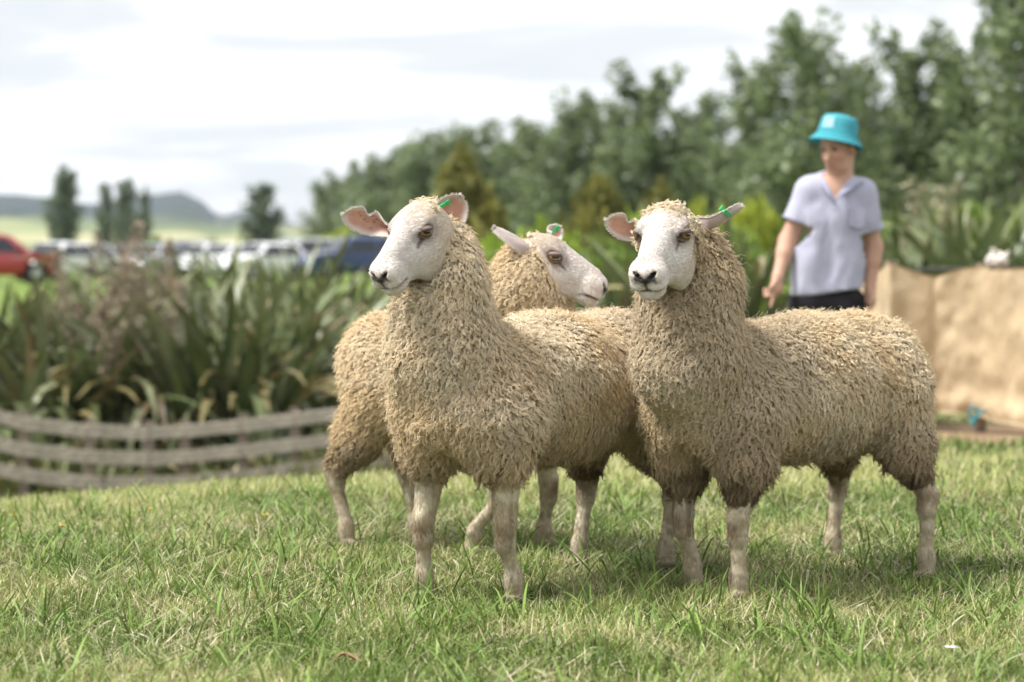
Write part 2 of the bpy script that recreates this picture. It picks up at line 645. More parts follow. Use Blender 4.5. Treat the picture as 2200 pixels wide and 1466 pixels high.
def make_ear(sheep, base, tip, facing, width, cup, R, notch=False, tagged=None, curl=0.0, org=None, spots=True):
    """leaf-shaped cupped ear; facing = the way its hollow looks"""
    base, tip = np.asarray(base), np.asarray(tip)
    ax = tip - base; Ln = np.linalg.norm(ax); ax = ax / Ln
    fc = np.asarray(facing, float); fc = unit(fc - ax * (fc @ ax))
    sd = np.cross(ax, fc)
    nu, nv = 26, 17
    u = np.linspace(-.12, 1, nu); v = np.linspace(-1, 1, nv)
    U, Vv = np.meshgrid(u, v, indexing='ij')
    prof = np.interp(u, [-.12, 0, .12, .3, .5, .7, .85, .95, 1.0], [.40, .44, .58, .92, 1.0, .88, .64, .36, .02])
    half = prof[:, None] * width / 2 * np.ones_like(U)
    if notch:
        low = Vv > 0
        cutn = np.exp(-((U - .47) / .085) ** 2) * .62
        half = np.where(low, half * (1 - cutn * sstep(.2, 1, Vv)), half)
    X = Vv * half
    hollow = cup * width * (Vv ** 2) * (.6 + 1.7 * np.exp(-(np.clip(U, 0, 1) / .22) ** 2)) - .10 * width * np.sin(np.clip(U, 0, 1) * 3.1)
    bend = curl * Ln * np.clip(U, 0, 1) ** 2
    jit = (fbm(np.stack([U * 6, Vv * 4, U * 0 + base[0] * 30], -1), 1, 4, 2) - .5) * .004
    C = base + (U * Ln)[..., None] * ax + X[..., None] * sd + (hollow + bend + jit)[..., None] * fc
    dU = np.gradient(C, axis=0); dV = np.gradient(C, axis=1)
    nrm = unit(np.cross(dU.reshape(-1, 3), dV.reshape(-1, 3))).reshape(C.shape)
    sg = np.sign((nrm * fc).sum(-1).mean())
    nrm = nrm * sg
    th = (.0032 * (1 - .6 * np.abs(Vv) ** 3) * (1 - .5 * np.clip(U, 0, 1)))[..., None]
    A = (C + nrm * th).reshape(-1, 3); Bk = (C - nrm * th).reshape(-1, 3)
    I = np.arange(nu * nv).reshape(nu, nv)
    q = np.stack([I[:-1, :-1], I[:-1, 1:], I[1:, 1:], I[1:, :-1]], -1).reshape(-1, 4)
    n0 = nu * nv
    F = [tuple(f) for f in (q if sg > 0 else q[:, ::-1])] + [tuple(f + n0) for f in (q[:, ::-1] if sg > 0 else q)]
    ring = list(I[:, 0]) + list(I[-1, 1:]) + list(I[::-1, -1][1:]) + list(I[0, ::-1][1:-1])
    for i in range(len(ring)):
        a, b = ring[i], ring[(i + 1) % len(ring)]
        F.append((a, b, b + n0, a + n0))
    e = np.maximum(np.abs(Vv) ** 2, np.clip(U, 0, 1) ** 5).ravel()
    pink = lerp((.66, .38, .29), (.74, .65, .59), sstep(.35, .8, e))
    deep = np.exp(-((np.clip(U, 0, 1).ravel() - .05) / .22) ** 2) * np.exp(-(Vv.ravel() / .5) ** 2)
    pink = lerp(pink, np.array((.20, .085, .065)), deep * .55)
    if spots:
        for _ in range(12):
            uu, vv = R.uniform(.12, .75), R.uniform(-.6, .6)
            dd = ((U.ravel() - uu) * 1.6) ** 2 + ((Vv.ravel() - vv) * .6) ** 2
            pink = lerp(pink, np.array((.10, .05, .04)), np.exp(-dd / .0016) * .9)
    back = np.tile(np.array((.64, .56, .52)), (n0, 1)) * (1 - .18 * vnoise(A, 60, 2)[:, None])
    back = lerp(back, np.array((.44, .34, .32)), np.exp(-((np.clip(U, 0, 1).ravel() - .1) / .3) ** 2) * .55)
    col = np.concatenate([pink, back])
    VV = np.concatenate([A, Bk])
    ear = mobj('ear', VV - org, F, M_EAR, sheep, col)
    # soft rim hairs
    rr = np.array(ring)
    k = R.integers(0, len(rr), 900)
    t = R.random(900)[:, None]
    p0 = lerp_pts(VV[rr[k]], VV[rr[(k + 1) % len(rr)]], t)
    keep = ((p0 - base) @ ax) > .004
    p0 = p0[keep]
    outd = unit(p0 - (base + ((p0 - base) @ ax)[:, None] * ax) + ax * .02 + R.normal(0, .012, p0.shape))
    ln = R.uniform(.002, .006, len(p0))[:, None, None]
    tt = np.linspace(0, 1, 3)[None, :, None]
    S = p0[:, None] + outd[:, None] * ln * tt + ax * ln * tt ** 2 * .6
    curves_obj('ear_hair', S, np.array([[.0005, .0004, .00015]]), np.tile((.72, .67, .61), (len(p0), 1)), M_HAIR, ear, org)['kind'] = 'stuff'
    if tagged is not None:
        uu, vv = tagged
        iu, iv = int(np.argmin(abs(u - uu))), int(np.argmin(abs(v - vv)))
        c = C[iu, iv]; nn = nrm[iu, iv]
        xa = unit(np.cross(nn, [0, 0, 1]) * .75 + np.array([0, 0, -.55]))
        xa = unit(xa - nn * (xa @ nn)); ya = np.cross(nn, xa)
        Rm = np.stack([xa, ya, nn], 1)
        b = MB()
        b.box(c + nn * .007 - org, (.030, .009, .003), Rm)
        b.box(c - nn * .007 - org, (.024, .009, .003), Rm)
        b.box(c + nn * .009 - xa * .013 - org, (.007, .013, .0035), Rm)
        b.box(c + nn * .009 + xa * .014 - org, (.006, .012, .0035), Rm)
        b.tube([c - nn * .008 - org, c + nn * .009 - org], .0025, 8)
        b.obj('ear_tag', M_TAG, ear, smooth=False)
    return ear


def lerp_pts(a, b, t):
    return a * (1 - t) + b * t


def eye_material():
    m = bpy.data.materials.new('sheep_eye')
    m.use_nodes = True
    nt = m.node_tree; N, L = nt.nodes.new, nt.links.new
    bs = nt.nodes['Principled BSDF']
    bs.inputs['Roughness'].default_value = .06
    bs.inputs['Specular IOR Level'].default_value = .7
    bs.inputs['Coat Weight'].default_value = .6
    tc = N('ShaderNodeTexCoord')
    sp = N('ShaderNodeSeparateXYZ'); L(tc.outputs['Object'], sp.inputs[0])
    def math_(op, a, b=None):
        n = N('ShaderNodeMath'); n.operation = op
        for i, q in enumerate((a, b)):
            if q is None: continue
            if isinstance(q, (int, float)): n.inputs[i].default_value = q
            else: L(q, n.inputs[i])
        return n.outputs[0]
    x2 = math_('POWER', math_('ABSOLUTE', math_('MULTIPLY', sp.outputs['X'], 1 / .0115)), 2.6)
    z2 = math_('POWER', math_('ABSOLUTE', math_('MULTIPLY', sp.outputs['Z'], 1 / .0052)), 2.0)
    pup = math_('LESS_THAN', math_('ADD', x2, z2), 1.0)
    r = math_('SQRT', math_('ADD', math_('POWER', math_('ABSOLUTE', sp.outputs['X']), 2.0), math_('POWER', math_('ABSOLUTE', sp.outputs['Z']), 2.0)))
    ramp = N('ShaderNodeValToRGB')
    L(math_('MULTIPLY', r, 1 / .0232), ramp.inputs[0])
    el = ramp.color_ramp.elements
    el[0].position = 0; el[0].color = (.30, .145, .035, 1)
    el[1].position = .66; el[1].color = (.22, .10, .024, 1)
    e = el.new(.74); e.color = (.035, .02, .012, 1)
    e = el.new(.95); e.color = (.02, .014, .01, 1)
    mx = N('ShaderNodeMix'); mx.data_type = 'RGBA'
    L(pup, mx.inputs['Factor']); L(ramp.outputs[0], mx.inputs['A'])
    mx.inputs['B'].default_value = (.006, .005, .006, 1)
    L(mx.outputs['Result'], bs.inputs['Base Color'])
    return m


M_EYE = eye_material()


def uv_sphere(r, n=20, m=12):
    V, F = [(0, 0, r)], []
    for i in range(1, m):
        th = math.pi * i / m
        for k in range(n):
            ph = 2 * math.pi * k / n
            V.append((r * math.sin(th) * math.cos(ph), r * math.sin(th) * math.sin(ph), r * math.cos(th)))
    V.append((0, 0, -r))
    for k in range(n): F.append((0, 1 + k, 1 + (k + 1) % n))
    for i in range(m - 2):
        for k in range(n):
            a = 1 + i * n + k; b = 1 + i * n + (k + 1) % n
            F.append((a, a + n, b + n, b))
    e = len(V) - 1
    for k in range(n): F.append((1 + (m - 2) * n + k, e, 1 + (m - 2) * n + (k + 1) % n))
    return np.array(V), F


def make_sheep(spec):
    R = np.random.default_rng(spec['seed'])
    ft = {k: np.array([*W(*p, spec['fd'][k])[:2], 0.0]) for k, p in spec['feet'].items()}
    for k in ft: ft[k][2] = float(gz(ft[k][0], ft[k][1]))
    fm = (ft['FL'] + ft['FR']) / 2; hm = (ft['HL'] + ft['HR']) / 2
    fwd = fm - hm; fwd[2] = 0; Lb = np.linalg.norm(fwd); fwd = fwd / Lb
    fwd = unit(np.append(fwd[:2], 0))
    lft = np.array([-fwd[1], fwd[0], 0.0])
    g0 = (fm + hm) / 2
    org = g0.copy()
    sc = spec.get('size', 1.0)
    def Q(u, v, z):          # u measured from the hind feet, forward
        return hm + fwd * u + lft * v + np.array([0, 0, z * sc])
    HF = head_frame(spec['dir'])
    roll = spec.get('roll', 0.0)
    if roll:
        c, s = math.cos(roll), math.sin(roll)
        HF = np.stack([HF[0], c * HF[1] + s * HF[2], -s * HF[1] + c * HF[2]])
    hs = spec.get('head_size', 1.0)
    HO = W(*spec['head'])
    def Hh(x, y, z):
        return HO + hs * (x * HF[0] + y * HF[1] + z * HF[2])
    def hr(*r):
        return np.array(r) * hs
    # ---- skin
    sk = Solid(.02)
    sk.ell(Hh(0, 0, -.012), hr(.075, .062, .062), HF)
    sk.cone(Hh(.03, 0, .020), Hh(.160, 0, .008), .045 * hs, .0310 * hs, .03)
    sk.cone(Hh(.03, 0, -.045), Hh(.165, 0, -.038), .052 * hs, .0295 * hs, .03)
    for s in (1, -1):
        sk.ell(Hh(.048, s * .032, -.066), hr(.062, .030, .056), HF, .03)
        sk.ell(Hh(.036, s * .047, .034), hr(.030, .018, .018), HF, .015)
        sk.ell(Hh(.092, s * .026, -.014), hr(.040, .014, .016), HF, .02)
        sk.ell(Hh(.184, s * .023, -.007), hr(.029, .024, .030), HF, .016)
        sk.ell(Hh(.190, s * .020, -.031), hr(.026, .024, .017), HF, .012)
    sk.ell(Hh(.187, 0, -.004), hr(.026, .022, .024), HF, .018)
    sk.ell(Hh(.178, 0, -.055), hr(.034, .032, .021), HF, .012)
    sk.ell(Hh(-.005, 0, .036), hr(.045, .042, .020), HF, .03)
    for s in (1, -1):      # eye sockets, nostrils
        sk.cut(Hh(.046, s * .070, .022), hr(.024, .016, .016), HF, .008)
        d2 = unit(.55 * HF[0] + s * .55 * HF[1] + .62 * HF[2])
        e2 = unit(HF[0] * .5 - s * HF[1] * .75 - HF[2] * .5); e2 = unit(e2 - d2 * (e2 @ d2))
        sk.cut(Hh(.206, s * .0185, .002), hr(.016, .0055, .011), np.stack([e2, np.cross(d2, e2), d2]), .004)
    sk.cut(Hh(.190, 0, -.0405), hr(.036, .042, .0022), HF, .004)
    # neck core and trunk core, hidden in the fleece
    nk = [(np.array(W(*p)), r) for p, r in spec['neck']]
    sk.chain([Q(.05, 0, .5), Q(Lb * .5, 0, .5), Q(Lb, 0, .5), nk[0][0], nk[-1][0], HO], [.09, .10, .10, .09, .06, .055])
    # legs
    legpts = {}
    for k, f in ft.items():
        s = 1 if k[1] == 'L' else -1
        b = spec['bend'].get(k, 0.0)
        wob = spec.get('splay', {}).get(k, 0.0)
        if k[0] == 'F':
            top = Q(Lb - .01 + b, s * .105, .36)
            knee = lerp_pts(f, top, .51) + fwd * .022 + np.array([0, 0, -.005]) + lft * wob
            ankle = f + fwd * (-.006) + np.array([0, 0, .062]) + (knee - f) * np.array([.12, .12, 0])
            toe = f + fwd * .022 + np.array([0, 0, .012])
            hl = f + fwd * -.012 + np.array([0, 0, .014])
            sk.cone(top, knee + np.array([0, 0, .028]), .041, .0245, .02)
            sk.cone(knee + np.array([0, 0, .032]), knee + np.array([0, 0, -.020]), .0270, .0248, .012)
            sk.cone(knee + np.array([0, 0, -.02]), ankle + np.array([0, 0, .02]), .0192, .0172, .012)
            sk.cone(ankle + np.array([0, 0, .008]), ankle + np.array([0, 0, -.010]), .0215, .0215, .012)
            sk.cone(ankle, hl, .021, .022, .01)
            for q in (1, -1):
                sk.cone(hl + lft * q * .011, toe + lft * q * .012, .0175, .0125, .004)
            legpts[k] = (top, knee, ankle)
        else:
            top = Q(.0 + b, s * .105, .36)
            hock = f + np.array([0, 0, .225]) - fwd * .055 + lft * wob + fwd * spec.get('hock', {}).get(k, 0.0)
            ankle = f + fwd * (-.008) + np.array([0, 0, .060]) + (hock - f) * np.array([.18, .18, 0])
            toe = f + fwd * .022 + np.array([0, 0, .012])
            hl = f + fwd * -.012 + np.array([0, 0, .014])
            sk.cone(top, hock, .056, .0255, .02)
            sk.cone(hock - fwd * .006, hock + np.array([0, 0, -.03]) + fwd * .006, .0265, .0265, .012)
            sk.cone(hock + np.array([0, 0, -.03]), ankle + np.array([0, 0, .02]), .0208, .0178, .012)
            sk.cone(ankle + np.array([0, 0, .008]), ankle + np.array([0, 0, -.010]), .0220, .0218, .012)
            sk.cone(ankle, hl, .021, .022, .01)
            for q in (1, -1):
                sk.cone(hl + lft * q * .011, toe + lft * q * .012, .0175, .0125, .004)
            legpts[k] = (top, hock, ankle)
    lo, hi = sk.bounds(.02)
    hc = Hh(.075, 0, -.005)
    rad = .165 * hs
    axes = []
    for i in range(3):
        axes.append(axis_coords(lo[i], hi[i], .0075, (hc[i] - rad, hc[i] + rad, .0030)))
    V, F = surface(sk, *axes)
    V = smooth_verts(V, F, 1, .4)
    # pigments and mud on the skin
    local = (V - HO) @ HF.T / hs
    x, y, z = local.T
    ay = np.abs(y)
    n1 = fbm(V, 35, 3, 3); n2 = fbm(V, 160, 8, 2)
    headm = (np.linalg.norm(local - np.array([.08, 0, 0]), axis=1) < .22)
    col = np.tile(np.array((.80, .765, .72)), (len(V), 1))
    hcol = lerp((.66, .58, .48), (.72, .68, .635), sstep(.0, .08, x + (n1 - .5) * .05))
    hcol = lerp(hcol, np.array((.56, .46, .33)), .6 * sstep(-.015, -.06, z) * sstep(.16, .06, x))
    hcol = hcol * (.97 + .06 * n2[:, None])
    pinkm = np.exp(-((x - .20) / .03) ** 2 - (ay / .05) ** 2) * .45 + .25 * sstep(.5, .7, n1)
    hcol = lerp(hcol, np.array((.68, .555, .50)), np.clip(pinkm, 0, .5) * headm)
    # dark nose pad, muzzle speckle, mouth line, tear line, lids
    padz = -.012 + .62 * ay - np.maximum(ay - .018, 0) * .9
    pad = np.exp(-((z - padz) / .0100) ** 2) * sstep(.030, .022, ay) * sstep(.186, .196, x)
    phil = np.exp(-(ay / .0032) ** 2) * sstep(.195, .203, x) * sstep(-.043, -.036, z) * sstep(-.004, -.012, z)
    spk = sstep(.50, .68, n2) * np.exp(-((x - .205) / .022) ** 2 - ((z + .016) / .018) ** 2 - (ay / .035) ** 2)
    mouthz = -.0405 + .10 * np.maximum(ay - .012, 0) - .25 * np.maximum(.190 - x, 0)
    mouth = np.exp(-((z - mouthz) / .0032) ** 2) * sstep(.146, .162, x) * (.55 + .45 * n1)
    hcol = lerp(hcol, np.array((.20, .165, .155)), np.clip(spk * spec.get('speckle', .6), 0, .8))
    hcol = lerp(hcol, np.array((.035, .028, .028)), np.clip(pad * 1.4, 0, .96))
    hcol = lerp(hcol, np.array((.05, .035, .03)), np.clip(phil * 1.0, 0, .85))
    hcol = lerp(hcol, np.array((.10, .07, .06)), np.clip(mouth, 0, .85))
    de = np.sqrt(((x - .046) / .0235) ** 2 + ((z - .022) / .0170) ** 2)
    side = ay > .030
    lid = np.exp(-((de - .95) / .22) ** 2) * side
    hcol = lerp(hcol, np.array((.17, .115, .095)), np.clip(lid * 1.05, 0, .9))
    hcol = lerp(hcol, np.array((.03, .02, .016)), (sstep(.95, .65, de) * side))
    halo = np.exp(-((de - 1.5) / .5) ** 2) * side
    hcol = lerp(hcol, np.array((.46, .385, .355)), halo * .55)
    tx = (x - .058) / .040
    tear = np.exp(-((z - (.014 - .016 * tx)) / (.0058 - .0025 * np.clip(tx, 0, 1))) ** 2) * sstep(-.1, .15, tx) * sstep(1.05, .7, tx) * side
    hcol = lerp(hcol, np.array((.08, .05, .04)), np.clip(tear * spec.get('tear', .8), 0, .85))
    for _ in range(9):
        p = V[R.choice(np.nonzero(headm)[0])]
        hcol = lerp(hcol, np.array((.16, .11, .09)), np.exp(-((V - p) ** 2).sum(1) / .0034 ** 2) * .8)
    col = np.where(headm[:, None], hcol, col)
    gzv = V[:, 2] - gz(V[:, 0], V[:, 1])
    legm = (gzv < .42) & ~headm
    lc = lerp((.60, .535, .40), (.43, .355, .24), sstep(.40, .66, n1))
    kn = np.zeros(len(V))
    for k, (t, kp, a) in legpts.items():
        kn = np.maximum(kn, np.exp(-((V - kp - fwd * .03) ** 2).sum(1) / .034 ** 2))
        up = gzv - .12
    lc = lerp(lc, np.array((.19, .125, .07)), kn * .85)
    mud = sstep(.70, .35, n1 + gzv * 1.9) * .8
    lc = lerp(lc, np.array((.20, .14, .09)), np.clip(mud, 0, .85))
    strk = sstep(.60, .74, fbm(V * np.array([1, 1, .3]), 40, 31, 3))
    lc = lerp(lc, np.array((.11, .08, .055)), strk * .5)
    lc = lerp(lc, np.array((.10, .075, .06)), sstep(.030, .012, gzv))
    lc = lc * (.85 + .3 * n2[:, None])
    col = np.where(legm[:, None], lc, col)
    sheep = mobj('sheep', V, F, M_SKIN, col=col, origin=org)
    tag(sheep, spec['label'], 'sheep', 'sheep standing together on the grass')
    # ---- eyes
    ev, ef = uv_sphere(.0218 * hs, 28, 18)
    eye_me = mesh_data('eye', ev, ef, M_EYE)
    for s in (1, -1):
        e = link('eye', eye_me, sheep)
        look = unit(s * HF[1] * .93 + HF[0] * .28 + HF[2] * .08)
        zx = unit(np.array([0, 0, 1.0]) * .8 + HF[2] * .3); zx = unit(zx - look * (zx @ look))
        ya = look; xa = np.cross(ya, zx)
        e.matrix_parent_inverse = Matrix.Identity(4)
        e.matrix_basis = Matrix.Translation(Vector(Hh(.046, s * .0498, .022) - org)) @ Matrix((xa, ya, zx)).transposed().to_4x4()
        # lids: shells over the ball, dark at the rim
        lc_ = Hh(.046, s * .0498, .022)
        LV, LF, LC = [], [], []
        for sign, e0, e1 in ((1, .24, 1.5), (-1, .52, 1.5)):
            nb_ = len(LV); na, ne = 19, 8
            for i in range(na):
                an = -1.45 + 2.9 * i / (na - 1)
                lo_ = e0 * (math.cos(an * .95) ** .8) - (.10 if sign > 0 else .06)
                for j in range(ne):
                    el = lo_ + (e1 - lo_) * (j / (ne - 1)) ** 1.3
                    dv = look * math.cos(an) * math.cos(el) + xa * math.sin(an) * math.cos(el) + zx * math.sin(el) * sign
                    rr_ = (.0221 + .0009 * min(1, j * .6) - .0020 * max(0, j - 3)) * hs
                    LV.append(lc_ + dv * rr_ - org)
                    t_ = min(1, max(0, j - .9) / 2.4)
                    LC.append(np.array((.06, .042, .036)) * (1 - t_) + np.array((.30, .225, .195) if sign > 0 else (.33, .25, .22)) * t_)
            for i in range(na - 1):
                for j in range(ne - 1):
                    f_ = (nb_ + i * ne + j, nb_ + (i + 1) * ne + j, nb_ + (i + 1) * ne + j + 1, nb_ + i * ne + j + 1)
                    LF.append(f_)
        mobj('eyelid', np.array(LV), LF, M_SKIN, sheep, np.array(LC))
    # ---- ears
    for er in spec['ears']:
        make_ear(sheep, W(*er['base']), W(*er['tip']), er['facing'], er['width'], er.get('cup', .3), R,
                 er.get('notch', False), er.get('tag'), er.get('curl', 0), org, er.get('spots', True))
    # ---- fleece envelope
    fl = Solid(.07)
    w = spec.get('girth', .96)
    ru = spec.get('rump', .055)
    fl.cone(Q(.09, 0, .525), Q(Lb * .5, 0, .518), .185 * w, .198 * w)
    fl.cone(Q(Lb * .5, 0, .518), Q(Lb - .04, 0, .515), .198 * w, .185 * w)
    fl.ell(Q(ru, 0, .548), np.array((.148, .178, .165)) * w, np.stack([fwd, lft, [0, 0, 1]]))
    fl.ell(Q(Lb + .02, 0, .50), np.array((.150, .170, .178)) * w, np.stack([fwd, lft, [0, 0, 1]]))
    fl.chain([Q(Lb - .02, 0, .57)] + [p for p, r in nk], [.135 * w] + [r for p, r in nk], .055)
    for s in (1, -1):
        kh, kf = ('HL', 'FL') if s > 0 else ('HR', 'FR')
        hk = legpts[kh][1]; th = Q(.055 + max(0, ru - .055) * .8, s * .100, .46)
        e_ = spec.get('hw', {}).get(kh, .72)
        fl.cone(th, lerp_pts(th, hk, e_ * .62), .125 * w, .080, .06)
        fl.cone(lerp_pts(th, hk, e_ * .62), lerp_pts(th, hk, e_), .080, .050, .03)
        sh = Q(Lb, s * .105, .45); kp = legpts[kf][1]
        e_ = spec.get('fw', {}).get(kf, .46)
        fl.cone(sh, lerp_pts(sh, kp, e_ * .6), .115 * w, .082, .06)
        fl.cone(lerp_pts(sh, kp, e_ * .6), lerp_pts(sh, kp, e_), .080, .056, .035)
    for p, r, k in spec.get('extra', []):
        fl.ell(Hh(*p), hr(*r), HF, k)
    fl.cut(Q(Lb + .13, 0, .285), (.12, .032, .10), np.stack([fwd, lft, [0, 0, 1]]), .05)
    def fbody(P):
        d = fl(P)
        # the bare face pushes the fleece back
        q = (P - HO) @ HF.T / hs
        face = np.linalg.norm((q - np.array(spec['face_c'])) / np.array(spec['face_r']), axis=1) - 1
        face = face * min(spec['face_r']) * hs
        d = np.maximum(d, -face)
        return d
    inset = .017
    def fsurf(P):
        n = fbm(P * np.array([1, 1, .6]), 34, 41, 2) - .5
        big = fbm(P, 9, 45, 2) - .5
        return fbody(P) + inset + n * .010 + big * .022
    lo, hi = fl.bounds(.03)
    FV, FF = surface(fsurf, *[np.arange(lo[i], hi[i], .0105) for i in range(3)])
    tint = np.array(spec['tint'])
    def wool_col(P, rr=None):
        zg = P[:, 2] - gz(P[:, 0], P[:, 1])
        n = fbm(P, 7, spec['seed'] + 60, 3)
        n3 = fbm(P, 28, spec['seed'] + 61, 2)
        c = lerp((.80, .715, .565), (.74, .615, .43), sstep(.30, .66, n))
        c = lerp(c, np.array((.58, .49, .37)), sstep(.52, .72, fbm(P, 3.2, spec['seed'] + 71, 2)) * spec.get('grey', .4))
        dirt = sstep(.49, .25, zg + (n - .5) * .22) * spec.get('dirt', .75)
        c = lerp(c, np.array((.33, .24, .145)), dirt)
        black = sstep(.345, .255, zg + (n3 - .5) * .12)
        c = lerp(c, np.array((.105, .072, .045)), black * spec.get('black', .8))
        stain = sstep(.60, .74, fbm(P, 5.5, spec['seed'] + 83, 3)) * .5 * sstep(.5, .7, zg)
        c = lerp(c, np.array((.42, .34, .25)), stain)
        headn = np.exp(-(np.linalg.norm((P - Hh(.0, 0, .06)) / .11, axis=1)) ** 2)
        c = lerp(c, np.array((.80, .71, .55)), headn * .8)
        return c * tint
    fleece = mobj('fleece', FV - org, FF, M_UNDER, sheep, wool_col(FV) * .58)  # undercoat colour darkened to paint in the shade between the locks
    # ---- wool locks
    def locks(n, strands, Lmin, Lmax, spread, hang, r0, weight=None, name='wool_lock', curl=.004, straight=.5):
        P0 = sample_faces(FV, FF, n, R, weight)
        nn = grad(fsurf, P0, .012)
        nn = unit(grad(fbody, P0, .02) * .6 + nn * .4)
        t1, t2 = tangents(nn)
        zg = P0[:, 2] - gz(P0[:, 0], P0[:, 1])
        down = np.tile(np.array([0, 0, -1.0]), (n, 1))
        flow = down * 1.0 - fwd * .25
        flow = flow - nn * (flow * nn).sum(1, keepdims=True)
        wl = np.linalg.norm(flow, axis=1, keepdims=True)
        # slow swirl so that neighbouring locks agree
        sw = (fbm(P0, 9, spec['seed'] + 5, 2) - .5) * 3.2
        flow = unit(flow + .45 * (t1 * np.cos(sw * 2)[:, None] + t2 * np.sin(sw * 2)[:, None]) + R.normal(0, .22, (n, 3)))
        hg = hang * (.35 + .65 * np.clip(wl, 0, 1))
        Ls = R.uniform(Lmin, Lmax, n) * (.9 + .28 * sstep(.55, .30, zg))
        nk_ = 6
        t = np.linspace(0, 1, nk_)[None, :, None]
        N_ = n * strands
        idx = np.repeat(np.arange(n), strands)
        ang = R.uniform(0, 2 * np.pi, N_); rr = np.sqrt(R.random(N_)) * spread
        off = (t1[idx] * np.cos(ang)[:, None] + t2[idx] * np.sin(ang)[:, None]) * rr[:, None]
        LL = (Ls[idx] * R.uniform(.82, 1.12, N_))[:, None, None]
        base = P0[idx][:, None, :]
        ph = R.uniform(0, 2 * np.pi, n)[idx][:, None, None] + R.normal(0, .35, N_)[:, None, None]
        fr = R.uniform(1.0, 2.1, n)[idx][:, None, None]
        wv = curl * (.35 + t) * t
        S = (base + off[:, None, :] * (1 - .55 * t ** 1.1)
             + nn[idx][:, None, :] * LL * (straight * (t - .32 * t * t))
             + flow[idx][:, None, :] * LL * (hg[idx][:, None] * t ** 1.5)
             + wv * (np.cos(2 * np.pi * fr * t + ph) * t1[idx][:, None, :] + np.sin(2 * np.pi * fr * t + ph) * t2[idx][:, None, :]))
        S = S + R.normal(0, .0006, (N_, 1, 3)) * t
        rad_ = r0 * np.interp(np.linspace(0, 1, nk_), [0, .5, .8, 1], [1, 1, .75, .25])[None, :] * R.uniform(.8, 1.2, (N_, 1))
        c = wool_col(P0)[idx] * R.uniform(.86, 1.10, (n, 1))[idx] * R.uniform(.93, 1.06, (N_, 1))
        return S, rad_, c
    parts = []
    parts.append(locks(int(spec['n'] * 1.0), 10, .017, .029, .0037, .84, .00055, curl=.0044, straight=.66))
    parts.append(locks(int(spec['n'] * .08), 4, .020, .036, .0045, .75, .0006, curl=.0065, straight=.8))
    parts.append(locks(int(spec['n'] * .3), 1, .018, .040, .001, .6, .0004, curl=.006, straight=1.1))
    # shaggy hem under the belly, chest and legs
    hemw = lambda c: (sstep(.40, .28, c[:, 2] - gz(c[:, 0], c[:, 1])) + 0.0)
    parts.append(locks(int(spec['n'] * .035), 8, .024, .044, .0050, 1.0, .0007, hemw, curl=.006, straight=.25))
    S = np.concatenate([p[0] for p in parts]); rd = np.concatenate([p[1] for p in parts]); cc = np.concatenate([p[2] for p in parts])
    wl_ = curves_obj('wool_lock', S, rd, np.clip(cc, 0, .9), M_WOOL, fleece, org)
    tag(wl_, kind='stuff')
    # ---- short face and leg hair
    fc = V[F].mean(1)
    loc = (fc - HO) @ HF.T / hs
    gzf = fc[:, 2] - gz(fc[:, 0], fc[:, 1])
    vis = (fbody(fc) > -.004)
    hm_ = vis & (np.linalg.norm(loc - np.array([.08, 0, 0]), axis=1) < .2)
    lm_ = vis & ~hm_ & (gzf > .02) & (gzf < .4)
    for msk, cnt, ln, nm in ((hm_, 16000, .0075, 'face_hair'), (lm_, 9000, .010, 'leg_hair')):
        Fm = F[msk]
        if len(Fm) == 0: continue
        P0 = sample_faces(V, Fm, cnt, R)
        nn = grad(sk, P0, .005)
        q = (P0 - HO) @ HF.T / hs
        if nm == 'face_hair':
            qx, qy, qz = q.T
            dd = np.sqrt(((qx - .046) / .021) ** 2 + ((qz - .022) / .015) ** 2)
            ok = ~((dd < 1.25) & (np.abs(qy) > .03)) & (R.random(cnt) < np.where(qx > .19, .25, 1))
            P0, nn, q = P0[ok], nn[ok], q[ok]
            flow = -HF[0] * .75 - np.array([0, 0, .25]) + HF[1] * np.sign(q[:, 1:2]) * .25
        else:
            flow = np.tile(np.array([0, 0, -1.0]), (len(P0), 1))
        flow = flow + R.normal(0, .22, P0.shape)
        flow = unit(flow - nn * (flow * nn).sum(1, keepdims=True))
        t = np.linspace(0, 1, 3)[None, :, None]
        ll = (R.uniform(.6, 1.2, len(P0)) * ln)[:, None, None]
        S = P0[:, None] + flow[:, None] * ll * t + nn[:, None] * ll * (.32 * t - .12 * t * t)
        # colour from the nearest skin pigment
        gi = nearest_color(V, col, P0)
        gi = np.clip(gi * R.uniform(.92, 1.12, (len(P0), 1)), 0, .9)
        curves_obj(nm, S, np.array([[.00045, .0004, .00012]]), gi, M_HAIR, sheep, org)['kind'] = 'stuff'
    # ---- woolly top knot
    for kn_ in spec.get('tufts', []):
        c0 = Hh(*kn_['c']); rads = hr(*kn_['r'])
        n = kn_['n']
        dv = unit(R.normal(0, 1, (n, 3)))
        dv[:, 2] = np.abs(dv[:, 2]) * .9 + .05
        dv = unit(dv)
        roots = c0 + ((dv * rads) @ HF) * .75
        nn = unit((dv / rads) @ HF)
        t1, t2 = tangents(nn)
        st = 14
        idx = np.repeat(np.arange(n), st)
        ang = R.uniform(0, 6.283, n * st); rr = np.sqrt(R.random(n * st)) * .0062
        t = np.linspace(0, 1, 6)[None, :, None]
        LL = (R.uniform(*kn_.get('len', (.012, .03)), n)[idx] * R.uniform(.8, 1.15, n * st))[:, None, None]
        ph = R.uniform(0, 6.283, n)[idx][:, None, None]
        side_ = unit(R.normal(0, 1, (n, 3)) + HF[0] * kn_.get('fall', .3))[idx][:, None, :]
        off = (t1[idx] * np.cos(ang)[:, None] + t2[idx] * np.sin(ang)[:, None]) * rr[:, None]
